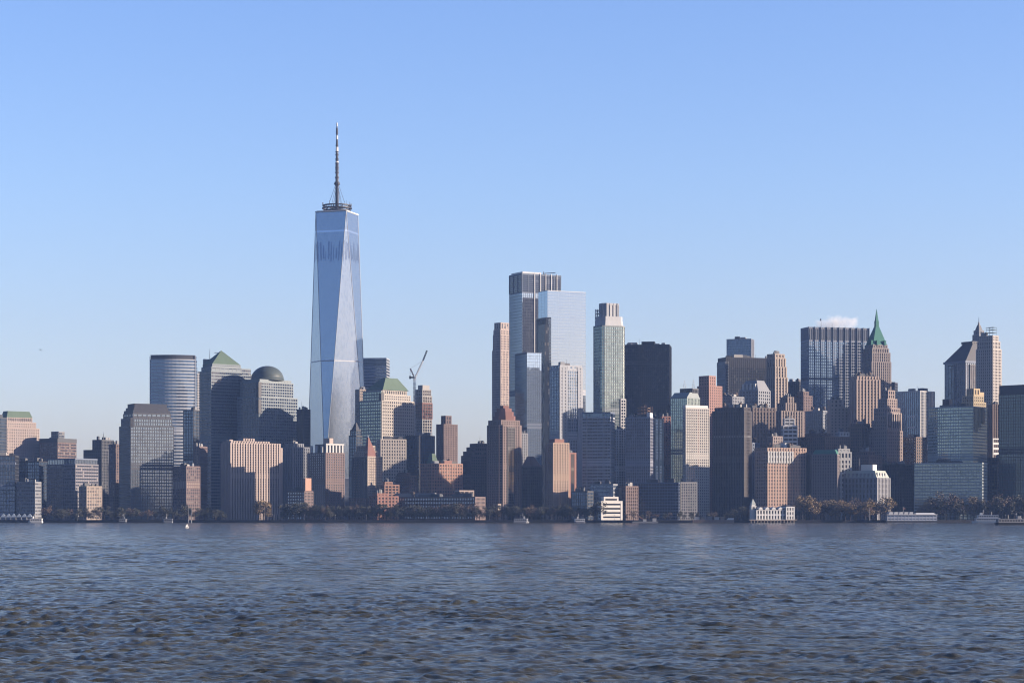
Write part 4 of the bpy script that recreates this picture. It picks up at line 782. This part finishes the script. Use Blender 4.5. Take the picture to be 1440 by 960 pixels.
# --- ferry terminal sheds
root = thing('ferry_terminal', 'long white ferry terminal shed with pale roof monitors in front of the park', 'terminal', (gx(1282, 2425), 2432, GZ-.5), R(2))
X2 = lambda p: (p-1282)*2425/F
m = MB(); pg = [(X2(1247), -8), (X2(1317), -8), (X2(1317), 8), (X2(1247), 8)]; facade(m, pg, 0, 6.4, 3.2, 4, .7, 1.7, .3, .2, 1.0); obj('wall', m, stone('pale_blue_panel', (.6, .64, .72)), root); m = MB(); m.prism(pg, 0, 6.2); obj('glazing', m, GL_BLUE(4, 3.2), root)
m = MB(); m.prism([(X2(1246), -9), (X2(1318), -9), (X2(1318), 9), (X2(1246), 9)], 6.4, 7.2); obj('roof', m, WHITE, root)
for k in range(5):
    x = X2(1252 + 7.2*k); m = MB(); m.prism([(x-2.2, -7.5), (x+2.2, -7.5), (x+2.2, 7), (x-2.2, 7)], 7.2, 9.8, poly1=[(x-1.2, -7.5), (x+2.2, -7.5), (x+2.2, 7), (x-1.2, 7)]); obj('roof_monitor', m, WHITE, root)
m = MB(); m.prism([(X2(1288), -7), (X2(1316), -7), (X2(1316), 7), (X2(1288), 7)], 7.2, 8.8, poly1=[(X2(1289), -3), (X2(1314), -3), (X2(1314), 3), (X2(1289), 3)]); obj('roof_hood', m, WHITE, root)
m = MB(); m.box(X2(1245), X2(1320), -12, -8.1, -4, .25); obj('landing_stage', m, DKGREY, root)
# --- pale tents at the far left
for k, p in enumerate((5, 12.5, 19.5, 27, 34.5, 42)):
    D = 2478; o = thing('peaked_tent', 'white peaked tent roof in the row at the far left shore', 'tent', (gx(p, D), D, GZ), 0, 'white peaked tents in a row at the far left shore')
    m = MB(); m.prism([(-2.9, -3), (2.9, -3), (2.9, 3), (-2.9, 3)], 3.6, 7.6, poly1=[(-.12, -.12), (.12, -.12), (.12, .12), (-.12, .12)], bot=True); obj('canopy', m, stone('tent_fabric', (.26, .31, .37), sat=1), o)
    for sx in (-2.7, 2.7):
        for sy in (-2.8, 2.8): m = MB(); m.tube((sx, sy, 0), (sx, sy, 3.7), .1); obj('pole', m, STEEL, o)
# --- lit construction bulkhead and sheds near the pier house
o = thing('work_yard', 'sunlit tan work yard bulkhead with site sheds, left of the white pier house', 'work yard', (gx(1003, 2364), 2364, 0), 0)
m = MB(); XX = lambda p: (p-1003)*2364/F
m.box(XX(974), XX(1032), -3, 5, -3, 3.2); 
for k in range(22): m.box(XX(974)+k*2, XX(974)+k*2+.7, -3.35, -2.9, -3, 3.3)
obj('bulkhead', m, stone('sheet_pile', (.42, .28, .19), .9, .35, .3), o)
for k, (p, w_, h_) in enumerate(((980, 5, 2.6), (988, 4, 2.4), (997, 6, 3.2), (1008, 5, 2.6), (1016, 4, 3.0))):
    m = MB(); m.box(XX(p)-w_/2, XX(p)+w_/2, -1.5, 1.5, 3.2, 3.2+h_); m.prism([(XX(p)-w_/2-.3, -1.8), (XX(p)+w_/2+.3, -1.8), (XX(p)+w_/2+.3, 1.8), (XX(p)-w_/2-.3, 1.8)], 3.2+h_, 3.7+h_); obj('site_shed', m, (PALE, TAN, GREY)[k % 3], o)
m = MB(); m.prism([(XX(1022), -2), (XX(1031), -2), (XX(1031), 2), (XX(1022), 2)], 3.2, 5.2, poly1=[(XX(1024), -2), (XX(1032.5), -2), (XX(1032.5), 2), (XX(1024), 2)]); obj('white_hopper', m, WHITE, o)
# barge with derrick
o = thing('work_barge', 'low work barge with an orange derrick boom, right of the white concrete block', 'barge', (gx(907, 2362), 2362, 0), 0)
m = MB(); m.prism([(-13, -4), (13, -4), (13, 4), (-13, 4)], -1, 1.6, poly1=[(-14, -4), (14, -4), (14, 4), (-14, 4)]); obj('hull', m, GREY, o)
m = MB(); truss(m, (1, 0, 1.6), (-8, 0, 8), .4, 7, .2); obj('boom', m, ORANGEB, o)
m = MB(); m.box(8, 12, -2, 2, 1.6, 5); m.box(-2, 1.5, -1.5, 1.5, 1.6, 4); obj('cabin', m, PALE, o)

# --- boats
def ship(name, label, px, D, L, W, decks, hullmat, supmat, cat='ferry', rz=0.0, funnel=True, group=None):
    o = thing(name, label, cat, (gx(px, D), D, 0), rz, group)
    h = L*.045 + .8
    hp = [(-L/2, -W*.3), (-L*.46, -W/2), (L*.3, -W/2), (L*.44, -W*.25), (L/2, 0), (L*.44, W*.25), (L*.3, W/2), (-L*.46, W/2), (-L/2, W*.3)]
    m = MB(); m.prism([(x*.96, y*.85) for x, y in hp], -1, h, poly1=hp); obj('hull', m, hullmat, o)
    z = h
    for k in range(decks):
        f = 1 - .14*k; a, b = -L*.44*f, L*.34*f - k*L*.03; w = W*.46*(1-.08*k); pg = [(a, -w), (b, -w), (b+1.2, -w*.6), (b+1.2, w*.6), (b, w), (a, w)]
        m = MB(); facade(m, pg, z+.02, z+2.9, 2.7, 2.4, .7, 1.0, .18, .14, .7, back=False); dk = obj('deck_house', m, supmat, o)
        m = MB(); m.prism(pg, z+.02, z+2.6); obj('glazing', m, GL_DARK(2.4, 2.9), dk)
        m = MB(); m.prism([(a-.5, -w-.4), (b+.8, -w-.4), (b+2, -w*.6), (b+2, w*.6), (b+.8, w+.4), (a-.5, w+.4)], z+2.9, z+3.15); obj('deck', m, supmat, o)
        z += 3.15
    m = MB(); m.prism([(L*.12, -W*.25), (L*.22, -W*.25), (L*.24, -W*.15), (L*.24, W*.15), (L*.22, W*.25), (L*.12, W*.25)], z, z+2.4, poly1=[(L*.13, -W*.22), (L*.21, -W*.22), (L*.23, -W*.13), (L*.23, W*.13), (L*.21, W*.22), (L*.13, W*.22)]); obj('wheelhouse', m, supmat, o)
    m = MB(); m.box(L*.17, L*.245, -W*.2, W*.2, z+1.1, z+1.8); obj('window', m, DARK, o)
    if funnel: m = MB(); m.lathe([(1.3, z), (1.2, z+3.2), (.9, z+3.4)], -L*.15, 0, 12); obj('funnel', m, DKGREY, o)
    m = MB(); m.tube((L*.1, 0, z), (L*.1, 0, z+5.5), .14); m.tube((L*.1-1, 0, z+4), (L*.1+1, 0, z+4), .1); obj('mast', m, STEEL, o)
    m = MB()
    for k in range(int(L/2.5)):
        for sgn in (-1, 1): m.tube((-L*.44+k*2.2, sgn*W*.45, h), (-L*.44+k*2.2, sgn*W*.45, h+1), .05, .05, 4)
    obj('railing', m, supmat, o); return o
ship('ferry', 'white ferry with two decks moored in front of the park, lower right', 1387, 2330, 31, 9, 2, WHITE, WHITE, rz=R(176))
ship('ferry', 'dark hulled ferry with pale upper works cut off by the right edge, nearest boat', 1424, 1880, 30, 9, 1, DARK, stone('ferry_cream', (.34, .34, .36)), rz=R(4))
ship('motor_yacht', 'small white motor yacht at the far left quay by the tents', 50, 2410, 16, 5, 1, WHITE, WHITE, 'boat', R(180), False)
ship('ferry', 'small grey ferry at the quay below the red crowned apartment tower', 733, 2372, 17, 6, 1, GREY, stone('ferry_grey', (.36, .38, .42)), rz=R(0), funnel=False)
ship('work_boat', 'small low white work boat at the quay left of the white concrete block', 815, 2362, 12, 4, 1, GREY, WHITE, 'boat', R(180), False)
ship('work_boat', 'small dark boat with a pale cabin at the quay below the black pyramid topped tower', 173, 2412, 8, 3.4, 1, DARK, GREY, 'boat', R(0), False)
ship('work_boat', 'low grey boat at the quay below the bowed striped glass tower', 236, 2404, 11, 3.6, 1, GREY, GREY, 'boat', R(180), False)
Ds = 1480; o = thing('sailboat', 'tiny white sailboat alone on the open water', 'sailboat', (gx(263, Ds), Ds, 0), R(40)); o.scale = (.62, .62, .62)
m = MB(); m.prism([(-2.0, -.5), (.6, -.7), (2.2, 0), (.6, .7), (-2.0, .5)], -.2, .55, poly1=[(-2.2, -.6), (.7, -.8), (2.5, 0), (.7, .8), (-2.2, .6)]); obj('hull', m, WHITE, o)
m = MB(); m.tube((.3, 0, .5), (.3, 0, 4.6), .05); m.tube((.3, 0, 1), (-1.9, 0, 1.05), .04); obj('mast', m, STEEL, o)
m = MB(); m.add([(.25, .02, 1.1), (-1.8, .25, 1.15), (.25, .02, 4.5), (-.6, .3, 2.4)], [[0, 1, 3], [0, 3, 2], [1, 2, 3]]); m.add([(.25, -.03, 1.1), (-1.8, .2, 1.15), (.25, -.03, 4.5), (-.6, .25, 2.4)], [[0, 3, 1], [0, 2, 3], [1, 3, 2]]); obj('mainsail', m, WHITE, o)
m = MB(); m.add([(.4, 0, 4.2), (2.3, 0, .8), (.6, .35, 1.2)], [[0, 1, 2]]); m.add([(.4, -.05, 4.2), (2.3, -.05, .8), (.6, .3, 1.2)], [[0, 2, 1]]); obj('jib_sail', m, WHITE, o)
for p, y in ((265, 710), (269, 713)):
    D = 2402; o = obj('pylon_mast', (lambda mm: (mm.tube((0, 0, -3), (0, 0, gz(y, D)), .3, .16, 8), mm.lathe([(.6, -3), (.6, 3), (.4, 3.4)], 0, 0, 10), mm)[-1])(MB()), GREY, None, (gx(p, D), D, 0))
    tag(o, 'pale mast standing at the quay, ' + ('taller and left one of the pair' if p == 265 else 'shorter and right one of the pair'), 'mast', 'pair of pale masts at the quay')
def flagpole(p, y, D, lab):
    o = thing('flag_pole', lab, 'flag pole', (gx(p, D), D, GZ)); m = MB(); m.tube((0, 0, 0), (0, 0, gz(y, D)-GZ), .3, .15, 6); m.lathe([(.3, gz(y, D)-GZ), (.2, gz(y, D)-GZ+.5)], 0, 0, 6); obj('pole', m, PALE, o)
    m = MB(); m.box(.1, 2.6, -.05, .05, gz(y, D)-GZ-2.2, gz(y, D)-GZ-.4); obj('flag', m, REDTILE, o)
flagpole(1270, 713, 2440, 'thin flag pole behind the white ferry terminal shed'); flagpole(1223, 714, 2420, 'thin flag pole in front of the grey customs building trees')

# --- steam plume
m = bpy.data.materials.new('steam'); m.use_nodes = True; nt = m.node_tree; nt.nodes.clear()
out = nt.nodes.new('ShaderNodeOutputMaterial'); pv = nt.nodes.new('ShaderNodeVolumePrincipled'); pv.inputs['Color'].default_value = (1.0, .94, .89, 1); pv.inputs['Anisotropy'].default_value = .1
tc = nt.nodes.new('ShaderNodeTexCoord'); no = nt.nodes.new('ShaderNodeTexNoise'); no.inputs['Scale'].default_value = .055; no.inputs['Detail'].default_value = 6
nt.links.new(tc.outputs['Object'], no.inputs['Vector'])
ln = nt.nodes.new('ShaderNodeVectorMath'); ln.operation = 'DIVIDE'; ln.inputs[1].default_value = (43, 14, 17); nt.links.new(tc.outputs['Object'], ln.inputs[0])
le = nt.nodes.new('ShaderNodeVectorMath'); le.operation = 'LENGTH'; nt.links.new(ln.outputs[0], le.inputs[0])
d = mathn(nt, 'SUBTRACT', mathn(nt, 'ADD', mathn(nt, 'MULTIPLY', no.outputs[0], 1.5), .0), le.outputs['Value'])
d = mathn(nt, 'MAXIMUM', mathn(nt, 'MULTIPLY', d, .1), 0.0); nt.links.new(d, pv.inputs['Density']); nt.links.new(pv.outputs[0], out.inputs['Volume'])
Dq = 3040; mb = MB(); mb.lathe([(.5, -22)] + [(58*math.cos(a), 23*math.sin(a)) for a in [k*math.pi/14 for k in range(-6, 7)]] + [(.5, 23)], 0, 0, 28)
mb.v = [(x, y*.45, z) for x, y, z in mb.v]
sm = obj('steam', mb, m, None, (gx(1177, Dq), Dq+30, gz(455, Dq)+2)); tag(sm, 'puff of white steam drifting above the wide white columned slab', 'steam', None, 'stuff')

# --- trees
def crown_mesh(seed, h, w, n, bare):
    rng = random.Random(seed); m = MB(); cl = []
    for k in range(9 if not bare else 12):
        a = rng.uniform(0, 2*math.pi); r = w*.5*math.sqrt(rng.random())*.8; cl.append((r*math.cos(a), r*math.sin(a), h*rng.uniform(.38, .88), w*rng.uniform(.14, .26)))
    for k in range(n):
        cx, cy, cz, cr = rng.choice(cl); d = Vector((rng.gauss(0, 1), rng.gauss(0, 1), rng.gauss(0, .8))); d = d.normalized()*cr*rng.uniform(.5, 1.1)
        c = Vector((cx, cy, cz)) + d; s = rng.uniform(.28, .6)
        q = Vector((rng.gauss(0, 1), rng.gauss(0, 1), rng.gauss(0, 1))).normalized(); a = q.orthogonal().normalized(); b = q.cross(a)
        m.add([tuple(c + a*s), tuple(c + b*s*.8), tuple(c - a*s), tuple(c - b*s*.7)], [[0, 1, 2, 3]])
    t = MB(); t.tube((0, 0, -.5), (0, 0, h*.4), w*.035, w*.022, 7)
    for cx, cy, cz, cr in cl: t.tube((0, 0, h*rng.uniform(.22, .4)), (cx, cy, cz), w*.016, .05, 5)
    return m, t
def leafmat(name, c0, c1):
    m, nt, b = newmat(name); L = nt.links; oi = N(nt, 'ShaderNodeObjectInfo'); tc = N(nt, 'ShaderNodeTexCoord')
    n = N(nt, 'ShaderNodeTexNoise'); n.inputs['Scale'].default_value = .35; n.inputs['Detail'].default_value = 4; L.new(tc.outputs['Object'], n.inputs['Vector'])
    f = mathn(nt, 'ADD', mathn(nt, 'MULTIPLY', oi.outputs['Random'], .5), mathn(nt, 'SUBTRACT', mathn(nt, 'MULTIPLY', n.outputs[0], 1.4), .45))
    mx = N(nt, 'ShaderNodeMix', data_type='RGBA'); L.new(f, mx.inputs[0]); mx.inputs[6].default_value = (*c0, 1); mx.inputs[7].default_value = (*c1, 1); L.new(mx.outputs[2], b.inputs['Base Color']); b.inputs['Roughness'].default_value = .8
    return m
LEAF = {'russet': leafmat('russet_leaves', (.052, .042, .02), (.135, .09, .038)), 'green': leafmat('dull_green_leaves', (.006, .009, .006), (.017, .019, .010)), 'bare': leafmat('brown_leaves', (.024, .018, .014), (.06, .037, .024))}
BARK = stone('bark', (.07, .055, .045), .95)
protos = {}
for kind, n in (('russet', 1250), ('green', 1100), ('bare', 620)):
    for v in range(4):
        cm, tm = crown_mesh(hash_ := {'russet': 10, 'green': 40, 'bare': 70}[kind] + v, 16 + v, 12.5 + 1.2*(v % 3), n, kind == 'bare'); protos[kind, v] = (cm.mesh('crown', [LEAF[kind]]), tm.mesh('trunk', [BARK]))
rt = random.Random(21)
def tree(px, D, kind, hscale, label, group):
    v = rt.randrange(4); cm, tm = protos[kind, v]
    r = thing('tree', label, 'tree', (gx(px, D), D, GZ-.1), rt.uniform(0, 6.28), group); s = hscale*rt.uniform(.85, 1.15); r.scale = (s*rt.uniform(.9, 1.15), s*rt.uniform(.9, 1.15), s)
    obj('crown', cm, [] or None, r) if False else None
    for nm, me_ in (('trunk', tm), ('crown', cm)):
        c = bpy.data.objects.new(nm, me_); COL.objects.link(c); c.parent = r
def row(p0, p1, n, D0, D1, kinds, hs, label, group):
    for k in range(n):
        p = p0 + (p1-p0)*(k + rt.uniform(.1, .9))/n; kind = rt.choice(kinds)
        tree(p, rt.uniform(D0, D1), kind, hs*rt.uniform(.8, 1.15), label[kind], group + ' ' + kind)
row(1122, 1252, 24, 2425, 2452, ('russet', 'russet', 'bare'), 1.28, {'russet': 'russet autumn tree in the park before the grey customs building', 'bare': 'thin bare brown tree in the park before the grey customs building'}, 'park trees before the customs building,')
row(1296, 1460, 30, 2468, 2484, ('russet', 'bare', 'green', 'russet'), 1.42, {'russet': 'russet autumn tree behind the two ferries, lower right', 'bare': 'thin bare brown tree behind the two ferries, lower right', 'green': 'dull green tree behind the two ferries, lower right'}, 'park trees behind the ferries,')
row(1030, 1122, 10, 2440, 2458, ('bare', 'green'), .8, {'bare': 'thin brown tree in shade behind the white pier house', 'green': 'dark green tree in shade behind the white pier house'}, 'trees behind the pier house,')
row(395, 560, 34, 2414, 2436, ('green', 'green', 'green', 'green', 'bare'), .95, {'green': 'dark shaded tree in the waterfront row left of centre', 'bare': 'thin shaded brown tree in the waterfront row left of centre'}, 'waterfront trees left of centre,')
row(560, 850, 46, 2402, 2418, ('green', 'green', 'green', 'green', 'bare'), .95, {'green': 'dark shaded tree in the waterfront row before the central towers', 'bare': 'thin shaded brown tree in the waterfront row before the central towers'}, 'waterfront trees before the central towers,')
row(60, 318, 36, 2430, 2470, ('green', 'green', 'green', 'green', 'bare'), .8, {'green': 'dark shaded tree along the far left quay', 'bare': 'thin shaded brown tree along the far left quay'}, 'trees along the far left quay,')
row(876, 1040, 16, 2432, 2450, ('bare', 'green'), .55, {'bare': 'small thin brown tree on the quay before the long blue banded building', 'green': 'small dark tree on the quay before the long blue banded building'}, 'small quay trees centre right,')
for p, h in ((364, 1.1), (370, 1.35), (376, 1.0)): tree(p, 2412, 'russet', h, 'orange autumn tree in front of the pink ribbed apartment slab', 'autumn trees before the pink ribbed slab')

Db = 620; o = tag(obj('gull', (lambda mm: (mm.lathe([(.02, -.28), (.09, -.12), (.1, .05), (.03, .26)], 0, 0, 8), mm)[-1])(MB()), DKGREY, None, (gx(57, Db), Db, gz(492, Db)), R(30)), 'lone dark gull flying in the open sky at the far left', 'bird'); o.rotation_euler = (R(90), 0, R(50))
m = MB()
for sg in (-1, 1):
    m.add([(0, .06, .1), (sg*.32, .2, .12), (sg*.62, .1, -.02), (sg*.32, .17, -.06), (0, .04, -.1), (0, .03, .1), (sg*.32, .17, .12), (sg*.32, .14, -.06), (0, .01, -.1)], [[0, 1, 2, 3, 4], [8, 7, 2, 6, 5], [0, 5, 6, 1], [1, 6, 2], [2, 7, 3], [3, 7, 8, 4]])
obj('wing', m, DKGREY, o)

def shore_y(x):
    for (xa, ya), (xb, yb) in zip(shore, shore[1:]):
        if xa <= x <= xb: return ya + (yb-ya)*(x-xa)/(xb-xa)
lm, ll = MB(), MB(); lm.tube((0, 0, 0), (0, 0, 6), .12, .08, 6); lm.tube((0, 0, 5.9), (0, -.9, 6.2), .06, .06, 5); ll.lathe([(.12, 5.7), (.3, 5.85), (.26, 6.15), (.05, 6.3)], 0, -.9, 8)
lpm, llm = lm.mesh('post', [GREY]), ll.mesh('lamp_head', [PALE])
for k in range(34):
    x = -560 + k*33.5
    r = thing('street_lamp', 'slim grey street lamp on the long dark quay', 'street lamp', (x, shore_y(x)+2.2, GZ), 0, 'street lamps along the quay')
    for nm, me_ in (('post', lpm), ('lamp_head', llm)):
        c = bpy.data.objects.new(nm, me_); COL.objects.link(c); c.parent = r
# --- the city goes on past the right edge of the photo (these throw the long morning shadows)
for xl, xc, xr, y, D in ((1484, 1530, 1560, 525, 2545), (1585, 1640, 1675, 470, 2515)):
    Tower('office_tower', 'grey office tower %s the right edge of the photo' % {1484: 'just beyond', 1585: 'tallest beyond', 1720: 'farthest beyond'}[xl], 'office tower', xl, xc, xr, y, D, ST(GREY, GL_DARK), 1)
